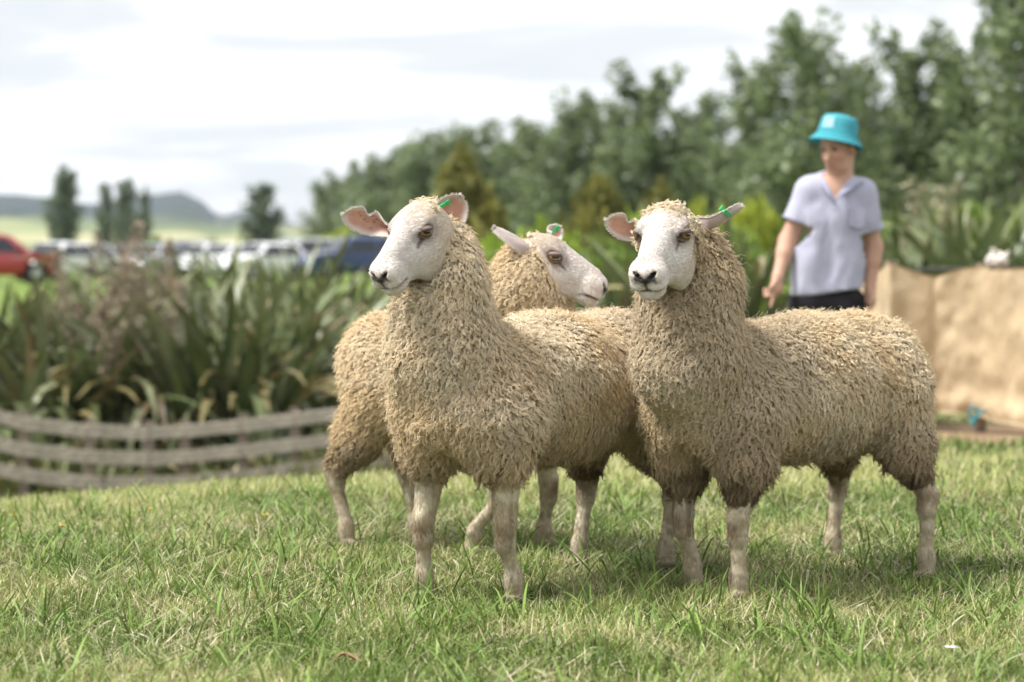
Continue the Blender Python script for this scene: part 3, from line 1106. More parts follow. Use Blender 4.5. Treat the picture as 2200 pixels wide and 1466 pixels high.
        S = roots[idx][:, None] + off[:, None] * (1 - .75 * t) + nn[idx][:, None] * LL * (t - .35 * t * t) + side_ * LL * .55 * t ** 2 \
            + .0058 * t * (np.cos(9 * t + ph) * t1[idx][:, None] + np.sin(9 * t + ph) * t2[idx][:, None])
        cc = lerp((.80, .71, .57), (.74, .62, .43), R.random(n))[idx] * R.uniform(.92, 1.06, (n * st, 1))
        curves_obj('topknot', S, .00048 * np.array([[1, 1, .9, .8, .6, .2]]), np.clip(cc, 0, .9), M_WOOL, sheep, org)['kind'] = 'stuff'
    return sheep


def nearest_color(V, col, P):
    """colour of a near vertex through a coarse hash grid"""
    from mathutils import kdtree
    kd = kdtree.KDTree(len(V))
    for i, v in enumerate(V.tolist()): kd.insert(v, i)
    kd.balance()
    return np.array([col[kd.find(p)[1]] for p in P.tolist()])


#SHEEP_SPECS
SHEEP = [
    dict(seed=101, label='front sheep with head turned sideways and green tag in its upright ear',
         feet=dict(FR=(908, 1306), FL=(1102, 1318), HL=(1425, 1236), HR=(1238, 1232)),
         fd=dict(FR=5.95, FL=5.87, HL=6.56, HR=6.60),
         bend=dict(FR=0.0, FL=0.0), splay={},
         head=(908, 489, 5.80), dir=(-.50, -.60, -.60), head_size=.91,
         neck=[((955, 760, 5.88), .138), ((950, 670, 5.87), .114), ((950, 595, 5.855), .100), ((947, 530, 5.87), .080)], fw=dict(FL=.37, FR=.37),
         face_c=(.118, 0, -.010), face_r=(.118, .080, .108),
         ears=[dict(base=(836, 488, 5.84), tip=(738, 460, 5.84), facing=(-.25, -.9, -.25), width=.068, cup=.22, notch=True),
               dict(base=(946, 500, 5.86), tip=(987, 421, 5.87), facing=(.10, -.95, .05), width=.080, cup=.36, tag=(.62, -.75), spots=False)],
         tufts=[dict(c=(-.040, .0, .040), r=(.030, .050, .018), n=90, len=(.005, .013), fall=-.2),
                dict(c=(.0, -.028, .044), r=(.018, .016, .010), n=22, len=(.006, .014)),
                dict(c=(-.02, .040, .036), r=(.02, .02, .012), n=30, len=(.006, .016))],
         n=27000, tint=(1.0, .965, .91), dirt=.75, grey=.3, tear=.9),
    dict(seed=202, label='sheep behind the other two, its head in profile looking the other way', size=.97, girth=.97,
         feet=dict(HR=(755, 1206), HL=(905, 1192), FR=(1018, 1222), FL=(1172, 1206)),
         fd=dict(HR=7.02, HL=7.22, FR=6.86, FL=7.02),
         bend=dict(FR=.05, FL=.05), splay={}, hock={},
         head=(1165, 552, 6.80), dir=(.84, -.22, -.41), head_size=.95,
         neck=[((1130, 760, 6.95), .150), ((1130, 690, 6.93), .135), ((1130, 630, 6.81), .116), ((1138, 583, 6.80), .094)], rump=.0, hw=dict(HL=.9, HR=.9),
         face_c=(.142, 0, .020), face_r=(.118, .085, .094),
         ears=[dict(base=(1150, 545, 6.74), tip=(1064, 487, 6.72), facing=(-.3, .55, -.75), width=.056, cup=.35, spots=False),
               dict(base=(1176, 520, 6.90), tip=(1200, 490, 6.95), facing=(.2, -.9, .1), width=.05, cup=.3, tag=(.75, -.4), spots=False)],
         tufts=[dict(c=(.025, .0, .046), r=(.024, .036, .016), n=70, len=(.006, .018)),
                dict(c=(-.045, .0, .040), r=(.025, .04, .014), n=40, len=(.006, .014))],
         n=21000, tint=(1.02, .97, .89), dirt=.35, black=.45, grey=.1, tear=.8, speckle=.3),
    dict(seed=303, label='woolly faced sheep by the burlap screen facing the camera with curly forelock',
         feet=dict(FR=(1487, 1272), FL=(1583, 1300), HL=(1985, 1247), HR=(1783, 1212)),
         fd=dict(FR=6.21, FL=6.00, HL=6.42, HR=6.76),
         bend=dict(FR=0.0, FL=0.0), splay={},
         head=(1436, 499, 5.86), dir=(-.31, -.79, -.50), head_size=1.0,
         neck=[((1485, 770, 6.00), .142), ((1480, 690, 5.99), .124), ((1482, 610, 6.00), .118), ((1475, 555, 6.00), .100)],
         face_c=(.090, 0, .012), face_r=(.145, .070, .088),
         ears=[dict(base=(1385, 503, 5.90), tip=(1302, 472, 5.88), facing=(-.15, -.95, -.1), width=.062, cup=.24, notch=True, spots=False),
               dict(base=(1510, 497, 5.92), tip=(1594, 446, 5.92), facing=(-.25, .5, .8), width=.05, cup=.30, tag=(.66, .75), spots=False)],
         extra=[((-.008, 0, .036), (.055, .066, .030), .03), ((.0, .064, -.015), (.045, .020, .055), .02), ((.005, -.066, -.020), (.05, .020, .06), .02)],
         tufts=[dict(c=(-.008, .0, .040), r=(.050, .062, .026), n=330, len=(.008, .020), fall=.5),
                dict(c=(.030, .0, .036), r=(.030, .050, .018), n=170, len=(.008, .018), fall=.9), dict(c=(.0, .058, .0), r=(.045, .02, .05), n=70, len=(.008, .02)),
                dict(c=(.01, -.062, -.02), r=(.05, .022, .06), n=90, len=(.008, .02))],
         n=27000, tint=(.985, .955, .90), dirt=.72, grey=.75, tear=.7, speckle=1.0, rump=.075, hock=dict(HL=.04, HR=.02), fw=dict(FL=.60, FR=.60)),
]
ground = build_ground()
for sp_ in SHEEP:
    make_sheep(sp_)


# ------------------------------------------------------------------ hills and far pasture
def build_hills():
    nx, ny = 260, 40
    xs = np.linspace(-1500, 1100, nx); ys = np.linspace(1300, 3300, ny)
    X, Y = np.meshgrid(xs, ys, indexing='ij')
    px = 1100 + X / Y * FPX
    prof = np.interp(px, [-1200, -300, -60, 40, 120, 190, 260, 330, 390, 440, 470, 515, 560, 620, 690, 760, 1400, 2400],
                     [90, 105, 112, 118, 108, 96, 108, 112, 122, 104, 74, 96, 98, 74, 52, 50, 46, 46])
    rise = sstep(1300, 2700, Y)
    n = fbm(np.stack([X, Y], -1), .0035, 77, 4) - .5
    Z = (prof / FPX * Y) * rise * (1 + n * .35) + n * 30 * rise - 3
    V = np.stack([X, Y, Z], -1).reshape(-1, 3)
    I = np.arange(nx * ny).reshape(nx, ny)
    F = np.stack([I[:-1, :-1], I[1:, :-1], I[1:, 1:], I[:-1, 1:]], -1).reshape(-1, 4)
    m = bpy.data.materials.new('hill_country'); m.use_nodes = True
    nt = m.node_tree; N, L = nt.nodes.new, nt.links.new
    bs = nt.nodes['Principled BSDF']; bs.inputs['Roughness'].default_value = 1; bs.inputs['Specular IOR Level'].default_value = 0
    tc = N('ShaderNodeTexCoord')
    vo = N('ShaderNodeTexVoronoi'); vo.inputs['Scale'].default_value = .006
    L(tc.outputs['Object'], vo.inputs['Vector'])
    nz = N('ShaderNodeTexNoise'); nz.inputs['Scale'].default_value = .012; nz.inputs['Detail'].default_value = 5
    L(tc.outputs['Object'], nz.inputs['Vector'])
    sp = N('ShaderNodeSeparateXYZ'); L(tc.outputs['Object'], sp.inputs[0])
    r1 = N('ShaderNodeValToRGB'); e = r1.color_ramp.elements
    e[0].position = .0; e[0].color = (.13, .16, .06, 1)
    e[1].position = 1.0; e[1].color = (.42, .38, .21, 1)
    k = e.new(.5); k.color = (.25, .27, .11, 1)
    sc_ = N('ShaderNodeSeparateColor'); L(vo.outputs['Color'], sc_.inputs[0])
    L(sc_.outputs[0], r1.inputs[0])
    mr = N('ShaderNodeMapRange'); mr.inputs['From Min'].default_value = 24; mr.inputs['From Max'].default_value = 36
    ad = N('ShaderNodeMath'); ad.operation = 'MULTIPLY_ADD'; ad.inputs[1].default_value = 55; 
    L(nz.outputs['Fac'], ad.inputs[0]); L(sp.outputs['Z'], ad.inputs[2])
    sb = N('ShaderNodeMath'); sb.operation = 'SUBTRACT'; sb.inputs[1].default_value = 27
    L(ad.outputs[0], sb.inputs[0]); L(sb.outputs[0], mr.inputs[0])
    mx = N('ShaderNodeMix'); mx.data_type = 'RGBA'
    L(mr.outputs[0], mx.inputs['Factor']); L(r1.outputs[0], mx.inputs['A']); mx.inputs['B'].default_value = (.02, .032, .028, 1)
    L(mx.outputs['Result'], bs.inputs['Base Color'])
    tag(mobj('hills', V, F, m), kind='structure')


build_hills()


# ------------------------------------------------------------------ foliage helpers
def leaf_quads(P, size, R, elong=1.7, up=0.0):
    """diamond leaves at P"""
    n = len(P)
    a = unit(R.normal(0, 1, (n, 3)) + np.array([0, 0, up]))
    b = unit(np.cross(a, R.normal(0, 1, (n, 3))))
    s = (np.broadcast_to(size, (n,)) * R.uniform(.7, 1.3, n))[:, None]
    V = np.stack([P - a * s * elong * .5, P + b * s * .5 + a * s * .08, P + a * s * elong * .5, P - b * s * .5 + a * s * .08], 1).reshape(-1, 3)
    F = np.arange(4 * n).reshape(n, 4)
    return V, F


def ball(R, n, inner=.35):
    d = unit(R.normal(0, 1, (n, 3)))
    return d * (inner + (1 - inner) * R.random(n) ** .6)[:, None]


def poplar_variant(seed, H=8.4, width=1.5, leaves=4500, size=.17, dark=(.105, .148, .058), light=(.275, .325, .155)):
    """returns (trunk mesh, crown mesh) of an upright poplar"""
    R = np.random.default_rng(seed)
    b = MB()
    lean = R.uniform(-.15, .15, 2)
    top = np.array([lean[0], lean[1], H * .93])
    tp = [np.array([0, 0, -.4]), np.array([0, 0, H * .2]), top * np.array([.4, .4, .5]), top]
    b.tube(tp, [.19, .15, .09, .015], 8)
    cl = []
    nl = 17
    for i in range(nl):
        f = .10 + .80 * (i + R.random()) / nl
        st = np.array([lean[0] * f, lean[1] * f, H * f])
        an = i * 2.4 + R.uniform(-.5, .5)
        env = width * np.interp(f, [0, .18, .45, .75, 1], [.75, 1.0, 1.0, .68, .22]) * R.uniform(.75, 1.15)
        ln = H * R.uniform(.16, .27) * (1.1 - .35 * f)
        en = st + np.array([math.cos(an) * env, math.sin(an) * env, ln])
        if en[2] > H * 1.04: en[2] = H * 1.04
        mid = (st + en) / 2 + np.array([math.cos(an) * env * .16, math.sin(an) * env * .16, -ln * .08])
        b.tube([st, mid, en], [.055 * (1.1 - f), .035 * (1.1 - f) + .006, .006], 5)
        for t in np.linspace(.25, 1.0, 5):
            p = (1 - t) ** 2 * st + 2 * t * (1 - t) * mid + t * t * en
            cl.append((p + R.normal(0, .12, 3), R.uniform(.34, .62) * (1.05 - .3 * f)))
    for t in np.linspace(.55, 1.0, 5): cl.append((top * t + R.normal(0, .1, 3), .35 * (1.3 - t)+ .1))
    for t in np.linspace(.06, .55, 9): cl.append((np.array([0, 0, H * t]) + R.normal(0, .5, 3) * np.array([1, 1, .5]), R.uniform(.5, .85)))
    per = leaves // len(cl)
    P, C = [], []
    for c, r in cl:
        m = int(per * R.uniform(.6, 1.4))
        q = c + ball(R, m, .15) * np.array([r, r, r * 1.45])
        P.append(q)
        base = lerp(dark, light, np.clip(R.normal(.42, .2, m), 0, 1))
        pale = R.random(m) < .07
        base[pale] = (.27, .31, .22)
        C.append(base * R.uniform(.85, 1.15))
    P = np.concatenate(P); C = np.concatenate(C)
    V, F = leaf_quads(P, size, R, 1.5)
    return (np.array(b.V), b.F), (V, F, np.repeat(np.clip(C, 0, 1), 4, 0))


def meshes_of(var, n1, n2, leafmat):
    (tv, tf), (cv, cf, cc) = var
    return mesh_data(n1, tv, tf, M_BARK), mesh_data(n2, cv, cf, leafmat, cc, smooth=False)


POPLARS = [meshes_of(poplar_variant(500 + i), 'trunk', 'crown', M_LEAF) for i in range(5)]
SLIM = [meshes_of(poplar_variant(520 + i, 9.0, 1.05, 5200, .17, (.075, .11, .055), (.18, .225, .12)), 'trunk', 'crown', M_LEAF) for i in range(3)]


def place_tree(name, meshes, x, y, h, H, rz, wide, label, cat, group):
    z = float(gz(x, y))
    root = empty(name, (x, y, z), rz)
    s = h / H
    root.scale = (s * wide, s * wide, s)
    link('trunk', meshes[0], root); link('crown', meshes[1], root)
    tag(root, label, cat, group)
    return root


POP_ROW = [  # px, top, label
    (2195, -70, 'tallest poplar of the row, nearest the camera, reaching the upper edge'),
    (2060, 95, 'tall poplar with ragged tip beside the tallest one of the row'),
    (1935, 100, 'poplar with thin pointed tip just beyond the blue bucket hat'),
    (1835, 150, 'shorter poplar right behind the blue bucket hat'),
    (1735, 78, 'broad high poplar between the blue hat and the curly headed sheep'),
    (1630, 150, 'poplar on the shoulder of the broad high one, gaps of sky in it'),
    (1510, 225, 'lower poplar above the woolly faced sheep and its tagged ear'),
    (1400, 180, 'poplar with a peak rising straight above the curly headed sheep'),
    (1310, 245, 'poplar between the peaked one and the olive conical shrub'),
    (1235, 232, 'poplar standing above the gap between the two rear heads'),
    (1160, 275, 'mid row poplar above the ear of the sheep seen in profile'),
    (1090, 300, 'mid row poplar beside the reddish brown conifer'),
    (1015, 292, 'poplar directly behind the reddish brown conifer'),
    (945, 300, 'far poplar above the upright tagged ear of the front sheep'),
    (890, 312, 'far poplar above the forehead of the front sheep'),
    (835, 335, 'far poplar above the notched ear of the front sheep'),
    (785, 358, 'small far poplar on the falling end of the row'),
    (742, 385, 'second last poplar where the row runs out'),
    (700, 398, 'last and lowest poplar at the far end of the long row'),
]
Rp = np.random.default_rng(77)
for i, (px, top, lab) in enumerate(POP_ROW):
    d = FPX * 6.7 / (545 - top)
    p = W(px, 545, d)
    h = .87 + 6.7 - float(gz(p[0], d))
    place_tree('poplar_tree', POPLARS[i % 5], p[0], d, h, 8.4, Rp.uniform(0, 6.28), Rp.uniform(1.05, 1.3) + (.35 if d > 120 else .12) + (.2 if d > 90 else 0), lab, 'tree', 'poplars in the long row behind the field')
# second, lower rank filling the gaps of the row
SECOND = ['below the tallest poplar', 'between the tallest poplar and the ragged one', 'behind the thin pointed one', 'right behind the bucket hat', 'under the broad high one', 'above the short sleeve of the person',
          'above the tagged ear of the curly sheep', 'above the forelock of the curly sheep', 'behind the olive conical shrub', 'above the profile sheep and its shrub', 'above the long ear of the profile sheep', 'beside the reddish conifer',
          'hidden by the reddish conifer', 'above the upright tagged ear', 'above the poll of the front sheep', 'above the notched ear', 'under the smallest tree of the row']
for i, (px, top) in enumerate([(2120, 250), (1990, 270), (1880, 300), (1780, 290), (1680, 290), (1570, 310), (1455, 300), (1355, 300), (1270, 320), (1195, 330), (1125, 340), (1050, 345), (975, 355), (915, 365), (860, 375), (810, 392), (765, 410)]):
    d = FPX * 6.7 / (545 - POP_ROW[min(i, 18)][1]) * 1.10 + 4
    p = W(px, 545, d)
    h = (545 - top) / FPX * d + .87
    place_tree('poplar_tree', POPLARS[(i * 2 + 1) % 5], p[0], d, h, 8.4, Rp.uniform(0, 6.28), 1.75, 'lower second rank poplar ' + SECOND[i], 'tree', 'second rank of poplars behind the row')
for i, (px, top, d, wd, lab) in enumerate([
        (138, 372, 190, 1.5, 'dark columnar tree standing behind the red car and white cars'),
        (225, 402, 230, .95, 'thin dark columnar tree beside a pair behind the brown plumes'),
        (270, 392, 225, 1.15, 'taller dark columnar tree rising over the brown seed plumes'),
        (311, 415, 230, .8, 'thinnest dark columnar tree at the end of the trio'),
        (568, 403, 205, 2.0, 'lone broad dark tree against pale sky behind the parked cars')]):
    p = W(px, 545, d)
    h = (545 - top) / FPX * d + 1.0
    place_tree('columnar_tree', SLIM[i % 3], p[0], d, h, 9.0, Rp.uniform(0, 6.28), wd, lab, 'tree', 'dark trees standing alone beyond the car park')


# ------------------------------------------------------------------ shrubs
def shrub_variant(seed, dark, light, leaves=3600, size=.075, lobes=11, conical=False):
    R = np.random.default_rng(seed)
    b = MB(); P, C = [], []
    for i in range(lobes):
        if conical:
            f = i / (lobes - 1)
            an = i * 2.4
            c = np.array([math.cos(an) * .50 * (1 - f) ** .7, math.sin(an) * .50 * (1 - f) ** .7, .12 + .74 * f + R.uniform(-.06, .06)])
            r = .40 * (1 - .55 * f) * R.uniform(.8, 1.15)
        else:
            an = i * 2.4 + R.uniform(-.4, .4); q = math.sqrt((i + .5) / lobes) * .62
            c = np.array([math.cos(an) * q, math.sin(an) * q, .30 + R.uniform(.0, .38) * (1.1 - q)])
            r = R.uniform(.26, .40)
        b.tube([(0, 0, -.05), c * np.array([.5, .5, .55]), c], [.03, .018, .006], 5)
        m = leaves // lobes
        q = c + ball(R, m, .45) * r
        q[:, 2] = np.abs(q[:, 2])
        P.append(q)
        C.append(lerp(dark, light, np.clip(R.normal(.5, .22, m), 0, 1)) * R.uniform(.82, 1.18))
    P = np.concatenate(P); C = np.concatenate(C)
    V, F = leaf_quads(P, size, R, 1.8)
    return (np.array(b.V), b.F), (V, F, np.repeat(np.clip(C, 0, 1), 4, 0))


def mo(var): return meshes_of(var, 'stem', 'foliage', M_SHRUBLEAF)


SH_BRIGHT = [mo(shrub_variant(600 + i, (.20, .31, .035), (.42, .52, .075))) for i in range(3)]
SH_MID = [mo(shrub_variant(610 + i, (.12, .20, .035), (.29, .38, .08))) for i in range(2)]
SH_OLIVE = [mo(shrub_variant(620 + i, (.13, .14, .03), (.31, .29, .075), conical=True, lobes=14)) for i in range(2)]
SH_YELLOW = [mo(shrub_variant(630 + i, (.26, .33, .03), (.48, .52, .07))) for i in range(2)]


def place_shrub(meshes, px, top, d, wpx, label, group='shrubs in front of the poplar row', name='shrub', deep=1.0):
    p = W(px, 545, d)
    z = float(gz(p[0], d))
    ztop = .87 + (545 - top) / FPX * d
    h = max(ztop - z, .3)
    wm = wpx / FPX * d
    root = empty(name, (p[0], d, z - .02), Rp.uniform(0, 6.28))
    root.scale = (wm / 1.75, wm / 1.75 * deep, h / 1.0)
    link('stem', meshes[0], root); link('foliage', meshes[1], root)
    tag(root, label, 'shrub', group)
    return root


place_shrub(SH_OLIVE[0], 992, 345, 42, 380, 'reddish brown conical conifer above the tagged ear of the front sheep', name='conifer_shrub')
place_shrub(SH_OLIVE[1], 1282, 385, 40, 300, 'olive brown conical shrub between the profile sheep and the curly sheep', name='conifer_shrub')
place_shrub(SH_OLIVE[0], 1420, 405, 44, 240, 'olive brown shrub behind the forelock of the curly sheep', name='conifer_shrub')
for i, (px, top, d, w, kind, lab) in enumerate([
        (1085, 430, 37, 200, 0, 'bright green shrub just beside the upright ear of the front sheep'),
        (1190, 415, 38, 190, 0, 'bright green shrub above the head of the profile sheep'),
        (1130, 500, 33, 200, 1, 'mid green shrub close behind the neck of the profile sheep'),
        (1340, 400, 43, 190, 0, 'bright green shrub above the pink ear of the curly sheep'),
        (1300, 480, 34, 190, 1, 'darker green shrub between the profile sheep and the curly sheep'),
        (1510, 385, 46, 150, 2, 'yellow green shrub behind the tagged ear of the curly sheep'),
        (1615, 378, 46, 170, 2, 'yellow green shrub next to the short sleeve of the standing person'),
        (1560, 450, 40, 220, 1, 'mid green shrub below the yellow green pair by the person'),
        (1650, 560, 26, 150, 0, 'low bright green shrub behind the pointing hand'),
        (1000, 470, 35, 160, 0, 'green shrub behind the nape of the front sheep'),
        (1930, 440, 40, 170, 1, 'mid green shrub past the sleeve on the burlap side'),
        (2060, 400, 44, 200, 1, 'dark green shrub among the flax beyond the burlap screen'),
        (2190, 420, 42, 200, 1, 'green shrub at the edge beyond the burlap screen'),
        (1480, 470, 38, 190, 1, 'mid green shrub hidden behind the neck of the curly sheep')]):
    place_shrub([SH_BRIGHT[i % 3], SH_MID[i % 2], SH_YELLOW[i % 2]][kind], px, top, d, w, lab)
for i, (px, top, d, w, lab) in enumerate([
        (660, 490, 125, 150, 'low yellow green hedge bush behind the silver car'),
        (760, 478, 122, 190, 'low yellow green hedge bush behind the roof of the blue car'),
        (870, 482, 120, 200, 'yellow green hedge bush hidden behind the front sheep'),
        (455, 505, 150, 60, 'small dark green bush behind the middle of the car row'),
        (330, 500, 150, 70, 'olive bush beyond the cars next to the brown plumes'),
        (610, 510, 150, 80, 'small green bush at the foot of the lone broad tree')]):
    place_shrub((SH_YELLOW[i % 2] if i < 3 else SH_MID[i % 2]), px, top, d, w, lab, 'bushes beyond the car park')


# ------------------------------------------------------------------ flax
def strap_leaf(L, w, bend, fold, R, twist=0.0, seg=9):
    """one sword-shaped leaf, base at 0, rising and arching towards +x"""
    V, F = [], []
    ang = math.pi / 2 - .06
    p = np.array([0.0, 0.0]); ds = L / seg
    for i in range(seg + 1):
        t = i / seg
        a = ang - bend * t ** 2.2
        if i: p = p + ds * np.array([math.cos(a), math.sin(a)])
        ww = w * np.interp(t, [0, .12, .5, .8, .95, 1], [.7, .85, 1, .75, .3, .03])
        nx, nz = -math.sin(a), math.cos(a)
        tw = twist * t
        lift = fold * ww * (1 - .6 * t)
        V += [(p[0] + nx * lift, -ww / 2 * math.cos(tw), p[1] + nz * lift + ww / 2 * math.sin(tw)),
              (p[0], 0, p[1]),
              (p[0] + nx * lift, ww / 2 * math.cos(tw), p[1] + nz * lift - ww / 2 * math.sin(tw))]
    for i in range(seg):
        a = i * 3
        F += [(a, a + 3, a + 4, a + 1), (a + 1, a + 4, a + 5, a + 2)]
    return np.array(V), F


FLAX_LEAVES = {}


def flax_meshes(kind):
    if kind in FLAX_LEAVES: return FLAX_LEAVES[kind]
    R = np.random.default_rng(700 + len(FLAX_LEAVES))
    out = []
    pal = dict(green=[(.085, .125, .045), (.060, .095, .040), (.12, .155, .065), (.17, .20, .105), (.20, .17, .075)],
               pale=[(.17, .21, .10), (.12, .165, .075), (.25, .275, .16), (.10, .14, .06), (.24, .21, .105)],
               dry=[(.20, .15, .09), (.26, .20, .12), (.16, .12, .07), (.22, .17, .10), (.13, .14, .06)])[kind]
    for i in range(15):
        L = 1.0 * R.uniform(.8, 1.1)
        V, F = strap_leaf(L, R.uniform(.046, .072), [.25, .6, 1.1, 1.9, 2.6][i % 5] * R.uniform(.85, 1.15), .22, R, R.uniform(-.5, .5))
        c0 = np.array(pal[(i * 3) % 5]) * R.uniform(.85, 1.15)
        t = np.repeat(np.linspace(0, 1, 10), 3)
        col = lerp(np.clip(c0 * 1.0, 0, 1), np.clip(c0 * .9 + np.array((.05, .035, .0)), 0, 1), t ** 3)
        out.append(mesh_data('leaf', V, F, M_FLAX, col))
    FLAX_LEAVES[kind] = out
    return out


def flax_plant(x, y, H, n, kind, label, group, R, spread=.35, tiltmax=.75):
    z = float(gz(x, y))
    root = empty('flax_plant', (x, y, z - .03), 0)
    tag(root, label, 'flax', group)
    ms = flax_meshes(kind); dry = flax_meshes('dry')
    for i in range(n):
        r = math.sqrt(R.random()) * spread
        an = R.uniform(0, 6.283)
        tilt = tiltmax * (r / spread) ** .8 * R.uniform(.5, 1.25)
        src = dry if R.random() < (.05 if spread > .45 else .02) else ms
        o = link('leaf', src[int(R.integers(0, 15))], root, (math.cos(an) * r, math.sin(an) * r, 0))
        az = an + R.normal(0, .45)
        s = H * R.uniform(.62, 1.12)
        o.rotation_euler = (R.normal(0, .12), tilt, az)
        o.scale = (s, min(s, 1.9), s)
    return root


Rf = np.random.default_rng(91)
for (px, d, H, n, kind, lab) in [
        (-330, 25.0, 1.75, 60, 'green', 'flax clump farthest along the bed, past the picture edge'),
        (-180, 24.5, 1.70, 60, 'pale', 'flax clump just past the picture edge'),
        (-40, 25.5, 1.75, 90, 'green', 'big dark flax clump at the far edge beside the grass strip'),
        (75, 23.6, 1.65, 100, 'green', 'dark flax clump left of the brown seed plumes'),
        (190, 25.2, 1.80, 90, 'green', 'flax clump mixed with tall brown seed plumes'),
        (285, 24.0, 1.60, 80, 'pale', 'greyish flax clump in front of the brown seed plumes'),
        (395, 25.0, 1.75, 100, 'green', 'flax clump below the white parked cars'),
        (490, 23.8, 1.75, 120, 'green', 'widest upright flax fan in the middle of the bed'),
        (585, 25.4, 1.80, 100, 'pale', 'pale flax clump below the silver car'),
        (690, 26.0, 1.75, 100, 'pale', 'arching pale flax beside the rump of the rear sheep'),
        (800, 26.5, 1.75, 90, 'pale', 'flax clump below the muzzle of the front sheep'),
        (350, 29.0, 1.75, 80, 'pale', 'back row flax under the middle white cars'),
        (450, 29.5, 1.75, 80, 'green', 'back row flax under the white sedan'),
        (545, 29.0, 1.75, 80, 'pale', 'back row flax under the brightest white car'),
        (640, 29.5, 1.75, 80, 'green', 'back row flax under the silver car'),
        (740, 29.0, 1.75, 80, 'pale', 'back row flax under the wheel of the blue car'),
        (600, 22.4, .95, 45, 'pale', 'low sprawling flax just behind the fence under the widest fan'),
        (250, 22.3, .85, 45, 'pale', 'low sprawling flax just behind the fence below the plumes'),
        (40, 22.3, .95, 45, 'pale', 'low sprawling flax behind the fence end')]:
    p = W(px, 545, d)
    flax_plant(p[0], d, H * (1.24 if d < 28 else 1.50), int(n * (2.0 if d < 28 else 2.2)), kind, lab, 'flax clumps in the bed behind the fence', Rf, .55, .50 if H > 1.2 else 1.15)
for (px, d, top, n, kind, lab) in [
        (1585, 24, 455, 55, 'pale', 'flax between the curly sheep and the standing person'),
        (1335, 27, 520, 50, 'pale', 'flax behind the pink ear of the curly sheep'),
        (1945, 24, 455, 60, 'pale', 'pale flax past the bare elbow of the standing person'),
        (2010, 26, 445, 60, 'pale', 'pale flax under the beige seed plumes'),
        (2085, 23, 440, 75, 'pale', 'flax rising behind the middle of the burlap screen'),
        (2165, 24, 425, 75, 'pale', 'tall flax behind the white bundle on the burlap screen'),
        (2240, 23, 430, 60, 'pale', 'flax at the outer end behind the burlap screen')]:
    p = W(px, 545, d)
    H = (545 - top) / FPX * d + .87 - float(gz(p[0], d))
    flax_plant(p[0], d, H * 1.25, int(n * 1.5), kind, lab, 'flax behind the person and the burlap screen', Rf, .42, .55)


# ------------------------------------------------------------------ plume grass
def plume_plant(px, d, top, n, label, group, colr, R, wide=.9):
    p = W(px, 545, d)
    z = float(gz(p[0], d))
    H = (545 - top) / FPX * d + .87 - z
    root = empty('plume_grass', (p[0], d, z), 0)
    tag(root, label, 'ornamental grass', group)
    for i in range(n):
        an = R.uniform(0, 6.28); rr = wide * math.sqrt(R.random()) * .5
        h = H * R.uniform(.62, 1.0)
        tip = np.array([math.cos(an) * rr * 1.6, math.sin(an) * rr * 1.6, h])
        b0 = np.array([math.cos(an) * rr * .6, math.sin(an) * rr * .6, 0])
        mid = (b0 + tip) / 2 + np.array([0, 0, h * .06])
        b = MB(); b.tube([b0, mid, tip], [.008, .006, .002], 5)
        st = b.obj('stalk', material('dry_stalk', (.30, .25, .15), .8, .1), root)
        m = 130
        t = R.random(m)
        q = mid + (tip - mid) * (.15 + .85 * t)[:, None] + R.normal(0, 1, (m, 3)) * (.075 * np.sin(np.pi * np.clip(t * .9 + .08, 0, 1)) + .01)[:, None]
        V, F = leaf_quads(q, .036, R, 2.6, .5)
        c = np.array(colr) * R.uniform(.7, 1.25, (m, 1))
        mobj('plume', V, F, M_PLUME, st, np.repeat(c, 4, 0), smooth=False)
    ms = flax_meshes('dry')
    for i in range(7):
        o = link('leaf', ms[int(R.integers(0, 15))], root, (R.normal(0, .12), R.normal(0, .12), 0))
        s = H * .55 * R.uniform(.6, 1)
        o.rotation_euler = (0, R.uniform(.1, .7), R.uniform(0, 6.28)); o.scale = (s, s * .45, s)


plume_plant(215, 24.6, 470, 10, 'tall brown seed plumes rising from the flax near the parked cars', 'brown seed plumes', (.30, .245, .18), Rf, 1.2)
plume_plant(270, 23.4, 560, 5, 'lower brown seed plumes in front of the tall ones', 'brown seed plumes', (.32, .26, .19), Rf, .9)
plume_plant(165, 26.0, 520, 6, 'thin brown seed plumes beside the white cars', 'brown seed plumes', (.29, .24, .17), Rf, .9)
plume_plant(2015, 27, 360, 8, 'beige seed plumes standing against the dark poplars', 'beige seed plumes', (.36, .34, .22), Rf, .45)
plume_plant(1950, 29, 410, 4, 'small beige seed plumes past the sleeve of the person', 'beige seed plumes', (.36, .34, .22), Rf, .4)


